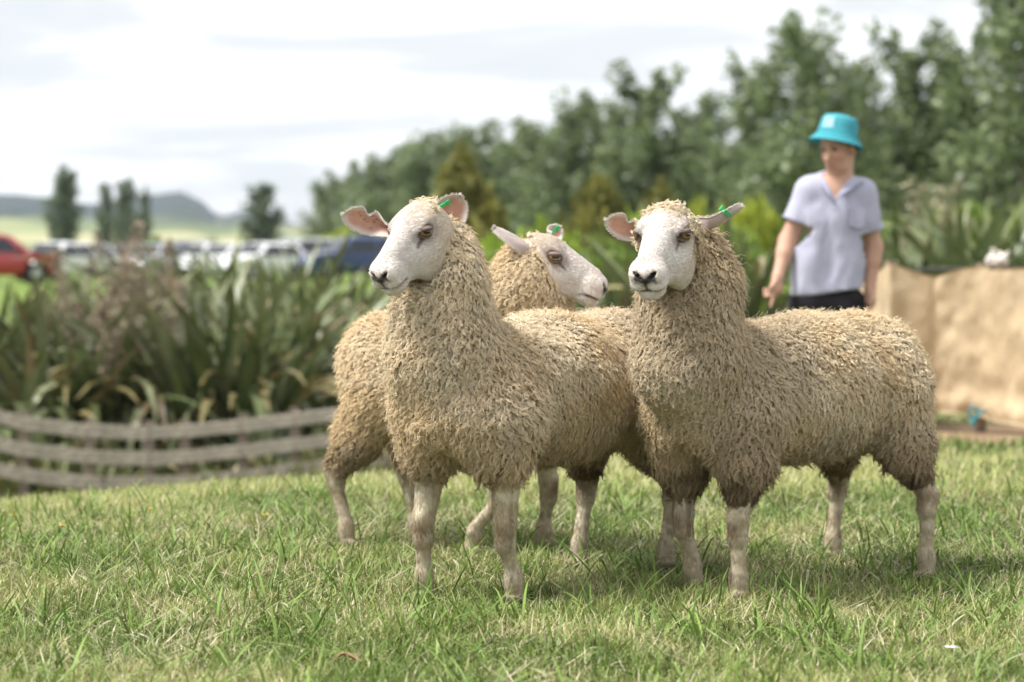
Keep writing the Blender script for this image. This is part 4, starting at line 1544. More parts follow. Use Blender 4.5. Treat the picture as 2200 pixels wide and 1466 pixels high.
# ------------------------------------------------------------------ undergrowth behind the fence
def undergrowth():
    R = np.random.default_rng(33)
    n = 9000
    y = R.uniform(20.6, 30, n)
    x = R.uniform(-6.6, .2, n) * y / 23
    den = vnoise(np.stack([x, y], -1), 1.1, 5)
    keep = den > R.random(n) * .9
    x, y = x[keep], y[keep]; n = len(x)
    z = gz(x, y)
    h = R.uniform(.12, .5, n) * (.6 + .8 * vnoise(np.stack([x, y], -1), .7, 15))
    an = R.uniform(0, 6.28, n)
    d = np.stack([np.cos(an), np.sin(an), np.zeros(n)], -1)
    s = np.stack([-np.sin(an), np.cos(an), np.zeros(n)], -1) * R.uniform(.008, .022, n)[:, None]
    b = np.stack([x, y, z], -1)
    up = np.array([0, 0, 1.0])
    m = b + up * h[:, None] * .6 + d * h[:, None] * .12
    t = b + up * h[:, None] * .95 + d * h[:, None] * R.uniform(.2, .7, n)[:, None]
    V = np.stack([b - s, b + s, m + s, m - s, t], 1).reshape(-1, 3)
    I = np.arange(n)[:, None] * 5
    F = [tuple(q) for q in (I + np.array([0, 1, 2, 3]))] + [tuple(q) for q in (I + np.array([3, 2, 4]))]
    c = lerp((.09, .12, .03), (.22, .20, .07), R.random(n))
    tag(mobj('undergrowth', V, F, M_BLADE, col=np.repeat(c, 5, 0), smooth=False), kind='stuff')


undergrowth()


# ------------------------------------------------------------------ board fence
def build_fence():
    root = empty('board_fence', (*W(350, 900, 20.6)[:2], -1.2), 0)
    o3 = np.array(root.location)
    tag(root, 'weathered grey three board fence curving below the flax bed', 'fence')
    pxs = np.array([-260, -150, -60, 48, 190, 318, 395, 520, 632, 740, 860, 1000])
    topy = np.interp(pxs, [-260, -60, 0, 100, 220, 350, 480, 600, 690, 800, 1000], [820, 868, 884, 904, 914, 916, 906, 890, 880, 868, 850])
    dd = np.interp(pxs, [-260, 0, 350, 700, 1000], [19.6, 20.2, 20.8, 21.2, 21.6])
    tops = [W(a, b, c) for a, b, c in zip(pxs, topy, dd)]
    bw, gap = .116, .105
    for i, p in enumerate(tops):
        b = MB()
        zg = p[2] - 1.1
        b.box((p[0], p[1] + .07, (p[2] + .03 + zg) / 2), (.085, .085, p[2] + .03 - zg))
        b.box((p[0], p[1] + .07, p[2] + .034), (.06, .06, .01))
        po = b.obj('post', M_POST, None, smooth=False, origin=(p[0], p[1] + .07, zg)); po.parent = root
        po.location = Vector((p[0], p[1] + .07, zg)) - root.location
    R = np.random.default_rng(5)
    for i in range(len(tops) - 1):
        a, c = tops[i], tops[i + 1]
        for k in range(3):
            off = np.array([0, 0, -bw / 2 - k * (bw + gap)])
            w = bw * R.uniform(.94, 1.03)
            j0, j1 = R.normal(0, .0035, 2)
            A = a + off + np.array([0, 0, j0]); B = c + off + np.array([0, 0, j1])
            t = unit(B - A); B = B - t * .006
            up = unit(np.array([0, 0, 1.0]) - t * t[2]); nn = np.cross(t, up)
            V = []
            for q in np.linspace(0, 1, 5):
                cpt = A + (B - A) * q + nn * R.normal(0, .003)
                for su, sn in ((-1, -1), (1, -1), (1, 1), (-1, 1)):
                    V.append(cpt + up * su * w / 2 * R.uniform(.985, 1.005) + nn * sn * .013)
            F = [(0, 1, 2, 3), (19, 18, 17, 16)]
            for q in range(4):
                for r in range(4):
                    F.append((q * 4 + r, q * 4 + 4 + r, q * 4 + 4 + (r + 1) % 4, q * 4 + (r + 1) % 4))
            cen = (A + B) / 2
            bo = mobj('board', np.array(V) - cen, F, M_WOOD, root, smooth=False)
            bo.location = Vector(cen) - root.location


build_fence()


# ------------------------------------------------------------------ cars
PAINT = {}


def paint(name, c, rough=.28, metallic=.0):
    return material('paint_' + name, c, rough, .5, coat=.7, metallic=metallic)


M_GLASS = material('car_glass', (.018, .022, .028), .05, .6)
M_TYRE = material('tyre_rubber', (.02, .02, .021), .8, .2)
M_RIM = material('wheel_rim', (.45, .46, .47), .35, .5, metallic=.7)
M_LAMP = material('lamp_lens', (.75, .76, .78), .1, .6)
M_TAIL = material('tail_lens', (.35, .015, .012), .15, .6)
M_TRIM = material('black_trim', (.025, .025, .027), .6, .3)


def car_parts(kind):
    """mesh data of one car, length along x, front at -x"""
    if kind == 'suv':
        top = [(-2.15, .62), (-2.12, .86), (-1.95, .98), (-1.15, 1.08), (-.55, 1.60), (-.2, 1.68), (1.3, 1.68), (1.85, 1.60), (2.1, 1.02), (2.15, .62)]
        belt, hw, roofw, bot, wr, wb = 1.04, .90, .66, .30, .36, 1.32
        xa, xb, xc, xd, zr = -1.12, -.48, 1.72, 2.05, 1.58
    elif kind == 'hatch':
        top = [(-1.95, .50), (-1.92, .72), (-1.7, .82), (-1.05, .92), (-.35, 1.40), (0, 1.48), (1.2, 1.45), (1.65, 1.30), (1.92, .92), (1.95, .50)]
        belt, hw, roofw, bot, wr, wb = .90, .84, .58, .22, .31, 1.22
        xa, xb, xc, xd, zr = -1.0, -.3, 1.45, 1.85, 1.38
    else:
        top = [(-2.25, .50), (-2.2, .70), (-2.0, .80), (-1.2, .90), (-.45, 1.38), (0, 1.44), (.75, 1.42), (1.45, 1.02), (2.15, .96), (2.25, .50)]
        belt, hw, roofw, bot, wr, wb = .89, .88, .58, .22, .31, 1.35
        xa, xb, xc, xd, zr = -1.15, -.4, .85, 1.4, 1.34
    tx = np.array([p[0] for p in top]); tz = np.array([p[1] for p in top])
    xs = np.unique(np.concatenate([np.linspace(tx[0], tx[-1], 41), tx]))
    zt = np.interp(xs, tx, tz)
    V, F = [], []
    for x, z in zip(xs, zt):
        endf = 1 - .12 * max(0, (abs(x) - tx[-1] * .72) / (tx[-1] * .28)) ** 2
        w0, w1 = hw * endf * .97, hw * endf
        arch = 0
        for wx in (-wb, wb):
            q = abs(x - wx)
            if q < wr + .06: arch = max(arch, math.sqrt((wr + .06) ** 2 - q * q))
        zb = max(bot, wr * 0 + (wr + arch if arch > 0 else 0) * (1 if arch > 0 else 0))
        zb = min(zb, z - .05)
        zbelt = min(belt, z - .015)
        zbelt = max(zbelt, zb + .02)
        rw = w1 if z <= belt + .02 else w1 + (roofw - w1) * (z - belt) / (zr + .08 - belt)
        ring = [(-w0, zb), (-w1, (zb + zbelt) / 2), (-w1 * .985, zbelt), (-rw, z - .03 if z - .03 > zbelt else z - .005), (-rw * .82, z), (rw * .82, z), (rw, z - .03 if z - .03 > zbelt else z - .005), (w1 * .985, zbelt), (w1, (zb + zbelt) / 2), (w0, zb)]
        V += [(x, y, zz) for y, zz in ring]
    n = 10
    for i in range(len(xs) - 1):
        for k in range(n):
            F.append((i * n + k, i * n + (k + 1) % n, (i + 1) * n + (k + 1) % n, (i + 1) * n + k))
    F += [tuple(range(n))[::-1], tuple((len(xs) - 1) * n + k for k in range(n))]
    def zat(x): return float(np.interp(x, tx, tz))
    def wat(x, z): return hw + (roofw - hw) * max(0, z - belt) / (zr + .08 - belt)
    glass = []
    z0, z1 = belt + .03, zr - .02
    for s in (-1, 1):          # side windows
        for (a0, a1, b0, b1) in ((xa + .28, xb + .08, .0, 0), ):
            pass
        mid = (xb + xc) / 2 - .05
        for (q0, q1, r0, r1) in ((xa + .25, mid - .04, xb + .10, mid - .04), (mid + .04, xd - .30, mid + .04, xc - .12)):
            P = [(q0, s * (wat(q0, z0) + .006), z0), (q1, s * (wat(q1, z0) + .006), z0), (r1, s * (wat(r1, z1) + .006), z1), (r0, s * (wat(r0, z1) + .006), z1)]
            Pi = [(x, y - s * .02, z) for x, y, z in P]
            glass.append((P + Pi, [(0, 1, 2, 3), (4, 7, 6, 5), (0, 4, 5, 1), (1, 5, 6, 2), (2, 6, 7, 3), (3, 7, 4, 0)]))
    def screen(x0, zz0, x1, zz1, w0, w1):
        dx, dz = x1 - x0, zz1 - zz0
        nn = np.array([-dz, 0, dx]); nn = nn / np.linalg.norm(nn)
        if nn[2] < 0: nn = -nn
        P = np.array([(x0, -w0, zz0), (x0, w0, zz0), (x1, w1, zz1), (x1, -w1, zz1)])
        return ([tuple(p) for p in P + nn * .012] + [tuple(p) for p in P - nn * .02], [(0, 1, 2, 3), (4, 7, 6, 5), (0, 4, 5, 1), (1, 5, 6, 2), (2, 6, 7, 3), (3, 7, 4, 0)])
    fx0, fx1 = xa + .06, xb - .04
    glass.append(screen(fx0, zat(fx0), fx1, zat(fx1), hw * .82, roofw * .90))
    rx0, rx1 = xd - .05, xc + .12
    glass.append(screen(rx0, zat(rx0), rx1, zat(rx1), hw * .78, roofw * .88))
    wheels = [(sx * wb, sy * (hw - .10)) for sx in (-1, 1) for sy in (-1, 1)]
    return (V, F), glass, wheels, wr, (tx, zt, hw, belt, bot, tz)


CARS = {}


def build_car(kind):
    (V, F), glass, wheels, wr, (tx, zt, hw, belt, bot, tz) = car_parts(kind)
    d = dict(body=mesh_data('body', np.array(V), F, None), glass=[mesh_data('window', np.array(g[0]), g[1], M_GLASS, smooth=False) for g in glass], wheels=wheels, wr=wr)
    d['body'].materials.append(None)
    b = MB()
    Rm = (np.array([[1, 0, 0], [0, 0, 1], [0, 1, 0]]), (0, 0, 0))
    b.lathe([(wr * .6, -.10), (wr * .92, -.10), (wr, -.07), (wr, .07), (wr * .92, .10), (wr * .6, .10)], 28, Rm)
    d['tyre'] = mesh_data('tyre', np.array(b.V), b.F, M_TYRE)
    b = MB(); b.lathe([(.0, -.075), (wr * .2, -.085), (wr * .62, -.06), (wr * .64, .06), (wr * .2, .085), (0, .075)], 20, Rm)
    for k in range(5):
        an = k * 2 * math.pi / 5
        for s in (-1, 1):
            b.box((math.cos(an) * wr * .36, s * .082, math.sin(an) * wr * .36), (wr * .5, .012, wr * .13), np.array([[math.cos(an), 0, -math.sin(an)], [0, 1, 0], [math.sin(an), 0, math.cos(an)]]))
    d['rim'] = mesh_data('rim', np.array(b.V), b.F, M_RIM)
    f, r = tx[0], tx[-1]
    hz = belt * .80
    d['headlight'] = [((f + .06, s * hw * .66, hz), (.12, .30, .13)) for s in (-1, 1)]
    d['taillight'] = [((r - .05, s * hw * .76, hz + .03), (.10, .17, .20)) for s in (-1, 1)]
    d['bumper'] = [((f - .0, 0, bot + .16), (.16, hw * 1.70, .16)), ((r + .0, 0, bot + .16), (.16, hw * 1.70, .16))]
    d['mirror'] = [((-.82 if kind != 'hatch' else -.72, s * (hw + .09), belt + .10), (.10, .17, .12)) for s in (-1, 1)]
    def bx(name, c, s, m):
        q = MB(); q.box((0, 0, 0), s); return mesh_data(name, np.array(q.V), q.F, m, smooth=False)
    d['m_head'] = bx('headlight', 0, d['headlight'][0][1], M_LAMP)
    d['m_tail'] = bx('taillight', 0, d['taillight'][0][1], M_TAIL)
    d['m_bump'] = bx('bumper', 0, d['bumper'][0][1], M_TRIM)
    d['m_mirr'] = bx('mirror', 0, d['mirror'][0][1], M_TRIM)
    return d


def place_car(kind, px, d, rz, pm, label, zoff=0.0):
    if kind not in CARS: CARS[kind] = build_car(kind)
    D = CARS[kind]
    p = W(px, 545, d)
    root = empty('parked_car', (p[0], d, float(gz(p[0], d)) + zoff), rz)
    tag(root, label, 'car', 'cars parked beyond the flax')
    bo = link('body', D['body'].copy(), root); bo.data.materials.clear(); bo.data.materials.append(pm)
    for g in D['glass']: link('window', g, root)
    for (x, y) in D['wheels']:
        w = empty('wheel', (x, y, D['wr']), 0, root)
        link('tyre', D['tyre'], w); link('rim', D['rim'], w)
    for c, s in D['headlight']: link('headlight', D['m_head'], root, c)
    for c, s in D['taillight']: link('taillight', D['m_tail'], root, c)
    for c, s in D['bumper']: link('bumper', D['m_bump'], root, c)
    for c, s in D['mirror']: link('mirror', D['m_mirr'], root, c)
    return root


WHT = paint('white', (.80, .80, .80)); SIL = paint('silver', (.52, .54, .56), .25, .5)
BLU = paint('blue', (.030, .052, .17)); RED = paint('red', (.36, .022, .030)); GRY = paint('grey', (.20, .21, .23), .28, .4); DRK = paint('dark', (.035, .032, .034))
for (kind, px, d, rz, pm, lab) in [
        ('suv', -15, 80, -2.85, RED, 'red van-like car cut off by the picture edge'),
        ('hatch', 118, 92, 1.15, WHT, 'white hatchback next to the red car'),
        ('hatch', 178, 104, 1.3, WHT, 'white car partly behind the tall brown plumes'),
        ('sedan', 272, 112, 1.5, RED, 'small dark red car behind the brown plumes'),
        ('hatch', 325, 102, 1.3, SIL, 'silver hatchback between the brown plumes and the white cars'),
        ('suv', 395, 118, 1.1, GRY, 'dark grey car roof behind the white row'),
        ('hatch', 432, 104, 1.0, WHT, 'white hatchback nose on, first of the white trio'),
        ('sedan', 492, 98, .95, WHT, 'white sedan in the middle of the white trio'),
        ('hatch', 560, 96, .9, WHT, 'brightest white car below the lone broad tree'),
        ('suv', 640, 101, .8, SIL, 'silver car with dark windows beside the blue one'),
        ('suv', 765, 91, .42, BLU, 'blue four wheel drive behind the muzzle of the front sheep')]:
    place_car(kind, px, d, rz, pm, lab)


# ------------------------------------------------------------------ burlap screen
def build_screen():
    root = empty('burlap_screen', (4.2, 16.2, float(gz(4.2, 16.2))), 0)
    o3 = np.array(root.location)
    tag(root, 'tan burlap sheet hung on a low rail as a screen beside the sheep', 'screen')
    # plan path: short return behind, corner, then along the front
    plan = np.array([W(1846, 600, 17.3)[:2], W(1912, 565, 16.0)[:2], W(2010, 590, 16.0)[:2], W(2110, 570, 15.8)[:2], W(2210, 572, 15.5)[:2], W(2420, 575, 15.1)[:2]])
    topx = [(1846, 606, 17.3), (1912, 563, 16.0), (2010, 590, 16.0), (2110, 568, 15.8), (2210, 573, 15.5), (2420, 576, 15.1)]
    botx = [(1846, 860, 17.3), (1912, 892, 16.0), (2010, 890, 16.0), (2085, 888, 15.85), (2140, 908, 15.7), (2210, 922, 15.5), (2420, 925, 15.1)]
    seg = np.linalg.norm(np.diff(plan, axis=0), axis=1); cum = np.concatenate([[0], np.cumsum(seg)])
    nu, nv = 240, 46
    s = np.linspace(0, cum[-1], nu)
    X = np.interp(s, cum, plan[:, 0]); Y = np.interp(s, cum, plan[:, 1])
    zt = np.interp(X, [W(*p)[0] for p in topx], [W(*p)[2] for p in topx])
    # sag of the hem between its ties
    zt = zt - .018 * np.abs(np.sin(s * 5.2)) ** 2
    zb = np.interp(X, [W(*p)[0] for p in botx], [W(*p)[2] for p in botx])
    t = np.gradient(np.stack([X, Y], -1), axis=0); t = unit(t)
    nn = np.stack([t[:, 1], -t[:, 0]], -1)
    V = []
    for j in range(nv):
        v = j / (nv - 1)
        fold = .075 * (fbm(np.stack([s * 2.6 + v * .3, s * 0 + v * .5], -1), 1, 3, 2) - .5) * (.25 + .75 * v)
        fold += .050 * (fbm(np.stack([s * 3.2, s * 0 + v * 1.2], -1), 1, 8, 3) - .5) * (.5 + v)
        fold += .055 * (fbm(np.stack([s * 7 + v, s * 0 + v * 5.0], -1), 1, 9, 3) - .5)
        fold += .030 * np.exp(-((v - .93) / .06) ** 2) * vnoise(np.stack([s * 5, s * 0], -1), 1, 12)
        fold -= .05 * v ** 2
        z = zt + (zb - zt) * v + .010 * np.sin(s * 9) * v
        V.append(np.stack([X + nn[:, 0] * fold, Y + nn[:, 1] * fold, z], -1))
    V = np.stack(V, 1)
    th = .003
    n3 = np.concatenate([nn, np.zeros((nu, 1))], 1)[:, None, :]
    A = (V + n3 * th).reshape(-1, 3); B = (V - n3 * th).reshape(-1, 3)
    I = np.arange(nu * nv).reshape(nu, nv)
    q = np.stack([I[:-1, :-1], I[1:, :-1], I[1:, 1:], I[:-1, 1:]], -1).reshape(-1, 4)
    F = [tuple(f) for f in q] + [tuple(f[::-1] + nu * nv) for f in q]
    ring = list(I[:, 0]) + list(I[-1, 1:]) + list(I[::-1, -1][1:]) + list(I[0, ::-1][1:-1])
    for i in range(len(ring)):
        a, b = ring[i], ring[(i + 1) % len(ring)]
        F.append((a, b, b + nu * nv, a + nu * nv))
    m = bpy.data.materials.new('burlap'); m.use_nodes = True
    nt = m.node_tree; N, L = nt.nodes.new, nt.links.new
    bs = nt.nodes['Principled BSDF']; bs.inputs['Roughness'].default_value = .9; bs.inputs['Specular IOR Level'].default_value = .1
    tc = N('ShaderNodeTexCoord'); mp = N('ShaderNodeMapping'); mp.inputs['Scale'].default_value = (3, 3, 1.6)
    L(tc.outputs['Object'], mp.inputs[0])
    nz = N('ShaderNodeTexNoise'); nz.inputs['Scale'].default_value = 3; nz.inputs['Detail'].default_value = 6
    L(mp.outputs[0], nz.inputs['Vector'])
    r = N('ShaderNodeValToRGB'); e = r.color_ramp.elements
    e[0].position = .3; e[0].color = (.62, .475, .30, 1); e[1].position = .7; e[1].color = (.78, .635, .43, 1)
    L(nz.outputs['Fac'], r.inputs[0]); L(r.outputs[0], bs.inputs['Base Color'])
    wv = N('ShaderNodeTexWave'); wv.inputs['Scale'].default_value = 90; wv.bands_direction = 'Z'
    L(tc.outputs['Object'], wv.inputs['Vector'])
    bp = N('ShaderNodeBump'); bp.inputs['Strength'].default_value = .25; bp.inputs['Distance'].default_value = .003
    L(wv.outputs['Fac'], bp.inputs['Height']); L(bp.outputs[0], bs.inputs['Normal'])
    tr = N('ShaderNodeBsdfTranslucent'); L(r.outputs[0], tr.inputs['Color'])
    mx = N('ShaderNodeMixShader'); mx.inputs[0].default_value = .32
    L(bs.outputs[0], mx.inputs[1]); L(tr.outputs[0], mx.inputs[2]); L(mx.outputs[0], nt.nodes['Material Output'].inputs['Surface'])
    mobj('cloth', np.concatenate([A, B]) - o3, F, m, root)
    # posts and top rail behind the cloth
    for (px, py, d) in [(1912, 566, 16.12), (2110, 571, 15.95), (2330, 574, 15.42), (1850, 606, 17.4)]:
        p = W(px, py, d); zg = float(gz(p[0], d)) - .3
        b = MB(); b.tube([(p[0], d, zg), (p[0], d, p[2] + .015)], .035, 10)
        po = b.obj('post', M_POST, root, origin=(p[0], d, zg)); po.location = Vector((p[0], d, zg)) - root.location
    b = MB(); b.tube([W(1912, 580, 16.10) - o3, W(2110, 577, 15.94) - o3, W(2420, 579, 15.25) - o3], .010, 8)
    b.obj('rail', material('dark_rail', (.05, .05, .05), .6, .3), root)
    # pale seam batten at the corner
    # blue rope knot at the lower edge
    c = W(2092, 886, 15.74); b = MB()
    tt = np.linspace(0, 2 * math.pi, 17)
    b.tube([c + np.array([.028 * math.cos(a), .01 * math.sin(2 * a), .042 * math.sin(a) - .01]) - o3 for a in tt], .010, 7)
    b.tube([c + np.array([.0, 0, -.03]) - o3, c + np.array([-.012, -.01, -.07]) - o3, c + np.array([-.004, -.012, -.105]) - o3], [.011, .011, .007], 7)
    b.tube([c + np.array([.012, .0, -.02]) - o3, c + np.array([.05, .01, .0]) - o3, c + np.array([.085, .02, .01]) - o3], .010, 7)
    b.obj('rope_tie', material('blue_rope', (.05, .27, .33), .6, .3, noise=(60, .3)), root)
    return root


build_screen()


def build_bundle():
    R = np.random.default_rng(8)
    c = W(2143, 560, 15.75)
    V, F = uv_sphere(1.0, 36, 22)
    d = unit(V)
    r = .062 * (1 + .55 * (fbm(d, 2.2, 4, 3) - .5) + .35 * np.abs(fbm(d, 5, 7, 2) - .5))
    V = d * r[:, None] * np.array([1.15, .9, .95])
    o = mobj('cloth_bundle', V, F, material('white_rag', (.66, .60, .53), .9, .1, noise=(16, .28), bump=(60, .6, .01)))
    o.location = c
    b = MB(); b.tube([(-.05, -.03, -.045), (0, -.058, -.052), (.05, -.03, -.045)], .007, 6)
    b.obj('tie', material('dark_rail', (.05, .05, .05), .6, .3), o)
    for k in range(4):
        an = k * 1.6 + .4
        b = MB(); b.tube([(math.cos(an) * .04, -.02, math.sin(an) * .03 + .02), (math.cos(an) * .07, -.035, math.sin(an) * .05 + .03), (math.cos(an + .3) * .085, -.03, math.sin(an + .3) * .06 + .03)], [.016, .012, .003], 7)
        b.obj('fold', material('white_rag', (.66, .60, .53)), o)
    tag(o, 'crumpled off white bundle tied on the top edge of the burlap', 'bundle')


build_bundle()


# ------------------------------------------------------------------ person
def build_person():
    D = 12.0
    def w(px, py, dz=0.0): return W(px, py, D + dz)
    base = w(1780, 970); base[2] = float(gz(base[0], D))
    zg = base[2]
    fdir = unit(np.array([-.64, -.72, -.30]))
    HF = head_frame(fdir)
    HO = w(1800, 318, -.02)
    def Hh(x, y, z): return HO + x * HF[0] + y * HF[1] + z * HF[2]
    sk = Solid(.02)
    sk.ell(Hh(-.012, 0, .035), (.098, .076, .100), HF)                 # skull
    sk.ell(Hh(.030, 0, -.040), (.062, .056, .078), HF, .03)            # face
    sk.cone(Hh(.040, .026, -.088), Hh(.040, -.026, -.088), .024, .024, .03)   # chin
    sk.cone(Hh(.082, 0, .012), Hh(.104, 0, -.030), .009, .014, .012)   # nose
    for s in (1, -1):
        sk.cone(Hh(.060, s * .038, -.028), Hh(.05, s * .045, -.03), .018, .016, .02)
        sk.cone(Hh(.078, s * .014, .030), Hh(.066, s * .046, .030), .010, .010, .012)
        sk.cut(Hh(.080, s * .032, .012), (.012, .017, .009), HF, .008)
        sk.ell(Hh(-.012, s * .078, -.012), (.018, .010, .032), HF, .006)      # ears
    sk.cone(Hh(.082, .018, -.062), Hh(.082, -.018, -.062), .0075, .0075, .006)
    sk.cone(Hh(.078, .015, -.073), Hh(.078, -.015, -.073), .008, .008, .006)
    nb = w(1803, 400, .03)
    sk.cone(Hh(-.03, 0, -.05), nb, .056, .060, .03)
    sk.ell(w(1792, 455, .02), (.145, .09, .19), k=.05)
    sk.ell(w(1780, 580, .02), (.145, .090, .17), k=.06)
    shR, elR, wrR = w(1738, 412, .02), w(1693, 517, .03), w(1671, 596, -.06)
    shL, elL, wrL = w(1853, 416, .03), w(1877, 530, .06), w(1869, 622, .02)
    sk.chain([nb + np.array([0, 0, -.03]), shR], [.05, .058], .05)
    sk.chain([nb + np.array([0, 0, -.03]), shL], [.05, .058], .05)
    sk.chain([shR, elR, wrR], [.052, .042, .028], .02)
    sk.chain([shL, elL, wrL], [.052, .042, .028], .02)
    sk.cone(elR, lerp_pts(elR, wrR, .35), .042, .042, .02)
    sk.cone(elL, lerp_pts(elL, wrL, .35), .042, .042, .02)
    # hands
    def hand(wr, pdir, side, point):
        pdir = unit(pdir); side = unit(side - pdir * (side @ pdir)); up = np.cross(pdir, side)
        pc = wr + pdir * .048
        sk.cone(wr, pc + pdir * .012, .027, .034, .015)
        sk.ell(pc + pdir * .005, (.046, .038, .018), np.stack([pdir, side, up]), .012)
        for i in range(4):
            o = (i - 1.5) * .0195
            k0 = wr + pdir * (.088 - .006 * abs(i - 1.2)) + side * o
            ln = [.044, .050, .046, .036][i]
            if point and i == 0:
                k1 = k0 + pdir * ln + up * -.004; k2 = k1 + pdir * .03 + up * -.006
            else:
                cu = 1.30 if point else .55
                k1 = k0 + (pdir * math.cos(cu) - up * math.sin(cu)) * ln
                k2 = k1 + (pdir * math.cos(cu * 2.2) - up * math.sin(cu * 2.2)) * ln * .75
            sk.chain([k0 - pdir * .02, k0, k1, k2], [.0105, .0105, .0092, .0075], .004)
        t0 = wr + pdir * .022 + side * -.028
        t1 = t0 + pdir * .032 + side * -.018 - up * .010
        t2 = t1 + pdir * .026 + side * .004 - up * .012
        sk.chain([t0, t1, t2], [.014, .0115, .009], .006)
    hand(wrR, np.array([-.12, -.10, -1.0]), np.array([-.4, -.9, .1]) * -1, True)
    hand(wrL, np.array([-.02, -.12, -1.0]), np.array([.25, -.95, 0]) * -1, False)
    # hips and legs
    hipR, hipL = w(1742, 668, .03), w(1812, 668, .03)
    knR = np.array([hipR[0] - .01, D - .02, zg + .46]); knL = np.array([hipL[0] + .03, D - .02, zg + .46])
    anR = np.array([hipR[0] - .02, D + .04, zg + .09]); anL = np.array([hipL[0] + .04, D + .04, zg + .09])
    for h_, k_, a_ in ((hipR, knR, anR), (hipL, knL, anL)):
        sk.chain([h_, k_, a_], [.085, .055, .040], .03)
        sk.cone(a_ + np.array([0, 0, -.03]), a_ + np.array([0, -.15, -.062]), .036, .026, .02)
    lo, hi = sk.bounds(.02)
    hc = Hh(.02, 0, -.01)
    ax = [axis_coords(lo[i], hi[i], .009, (hc[i] - .14, hc[i] + .14, .0045)) for i in range(3)]
    V, F = surface(sk, *ax)
    loc = (V - HO) @ HF.T
    skin = np.array((.53, .315, .22))
    n = fbm(V, 20, 2, 2)
    col = lerp(skin * .93, skin * 1.05, n)
    x, y, z = loc.T
    hm = np.linalg.norm(loc, axis=1) < .16
    ck = np.exp(-((np.abs(y) - .040) / .022) ** 2 - ((z + .030) / .028) ** 2) * (x > .03) * hm
    col = lerp(col, np.array((.60, .25, .18)), ck * .5)
    lips = np.exp(-((z + .067) / .009) ** 2 - (y / .022) ** 2) * (x > .06) * hm
    col = lerp(col, np.array((.46, .17, .14)), lips * .8)
    brow = np.exp(-((z - .036) / .006) ** 2 - ((np.abs(y) - .030) / .018) ** 2) * (x > .05) * hm
    col = lerp(col, np.array((.20, .12, .07)), brow * .8)
    arm = (V[:, 2] < w(0, 470)[2]) & ~hm
    col = np.where(arm[:, None], lerp(col, np.array((.56, .325, .235)), .5), col)
    person = mobj('person', V, F, material('person_skin', rough=.55, spec=.35, attr=True, sss=.08), col=col, origin=base)
    tag(person, 'standing person in turquoise bucket hat and pale lavender polo shirt', 'person')
    P0 = np.array(person.location)
    ev, ef = uv_sphere(.012, 14, 10)
    eme = mesh_data('eye', ev, ef, material('eye_dark', (.05, .04, .035), .1, .6))
    for s in (1, -1):
        link('eye', eme, person, Hh(.068, s * .031, .012) - P0)
    # hair under the hat
    hr_ = Solid(.02)
    hr_.ell(Hh(-.030, 0, .028), (.090, .084, .080), HF)
    hr_.ell(Hh(-.065, 0, -.03), (.040, .060, .050), HF, .03)
    hr_.cut(Hh(.075, 0, -.02), (.075, .10, .085), HF, .01)
    HV, HFc = surface(hr_, *[np.arange(a, b, .007) for a, b in zip(*hr_.bounds(.02))])
    mobj('hair', HV - P0, HFc, material('brown_hair', (.085, .050, .028), .6, .3, noise=(80, .4), bump=(200, .6, .004)), person)
    # shirt
    sh = Solid(.03)
    sh.ell(w(1791, 450, .02), (.166, .098, .20), k=.06)
    sh.cone(w(1780, 480, .02) + np.array([-.066, 0, 0]), w(1776, 625, .02) + np.array([-.066, 0, 0]), .108, .110, .06)
    sh.cone(w(1788, 480, .02) + np.array([.064, 0, 0]), w(1778, 625, .02) + np.array([.066, 0, 0]), .108, .108, .06)
    sh.chain([nb + np.array([0, .01, -.035]), shR + np.array([.005, 0, .004])], [.062, .066], .05)
    sh.chain([nb + np.array([0, .01, -.035]), shL + np.array([-.005, 0, .004])], [.062, .066], .05)
    slR = lerp_pts(shR, elR, .62); slL = lerp_pts(shL, elL, .70)
    sh.cone(shR, slR, .070, .068, .035); sh.cone(shL, slL, .070, .066, .035)
    zhem = w(0, 629)[2]
    def shirt(P):
        d = sh(P)
        nz = fbm(P * np.array([1, 1, .38]), 13, 6, 3) - .5
        d = d + nz * .036 * sstep(w(0, 395)[2], w(0, 480)[2], P[:, 2])
        hem = zhem + .018 * np.sin((P[:, 0] - base[0]) * 9) - P[:, 2]
        d = np.maximum(d, hem)
        dR = (P - slR) @ unit(elR - shR); dL = (P - slL) @ unit(elL - shL)
        nearR = np.linalg.norm(P - slR, axis=1) < .13; nearL = np.linalg.norm(P - slL, axis=1) < .13
        d = np.where(nearR, np.maximum(d, dR), d); d = np.where(nearL, np.maximum(d, dL), d)
        # collar opening and the open placket
        vx = P[:, 0] - w(1793, 0)[0] + .0; vz = P[:, 2] - w(0, 428)[2]
        top = w(0, 383)[2] - w(0, 428)[2]
        half = np.clip(vz, 0, None) / top * .060
        vcut = np.minimum(half - np.abs(vx + vz * -.08), np.minimum(vz, w(0, 392, 0)[1] - .0 - P[:, 1] + .0))
        d = np.maximum(d, vcut)
        q = P - (nb + np.array([0, .0, .0])); rad = np.linalg.norm(q[:, :2], axis=1)
        d = np.maximum(d, np.where(P[:, 2] > w(0, 398)[2], .066 - rad, -1))
        return d
    lo, hi = sh.bounds(.03)
    SV, SF = surface(shirt, *[np.arange(lo[i], hi[i], .0085) for i in range(3)], lip=1.6)
    msh = material('lavender_knit', (.43, .43, .535), .85, .15, noise=(4, .06), bump=(320, .25, .003), sheen=.2)
    so = mobj('shirt', SV - P0, SF, msh, person)
    # collar wings and buttons
    mcol = material('collar_knit', (.37, .37, .49), .85, .15, bump=(320, .25, .003))
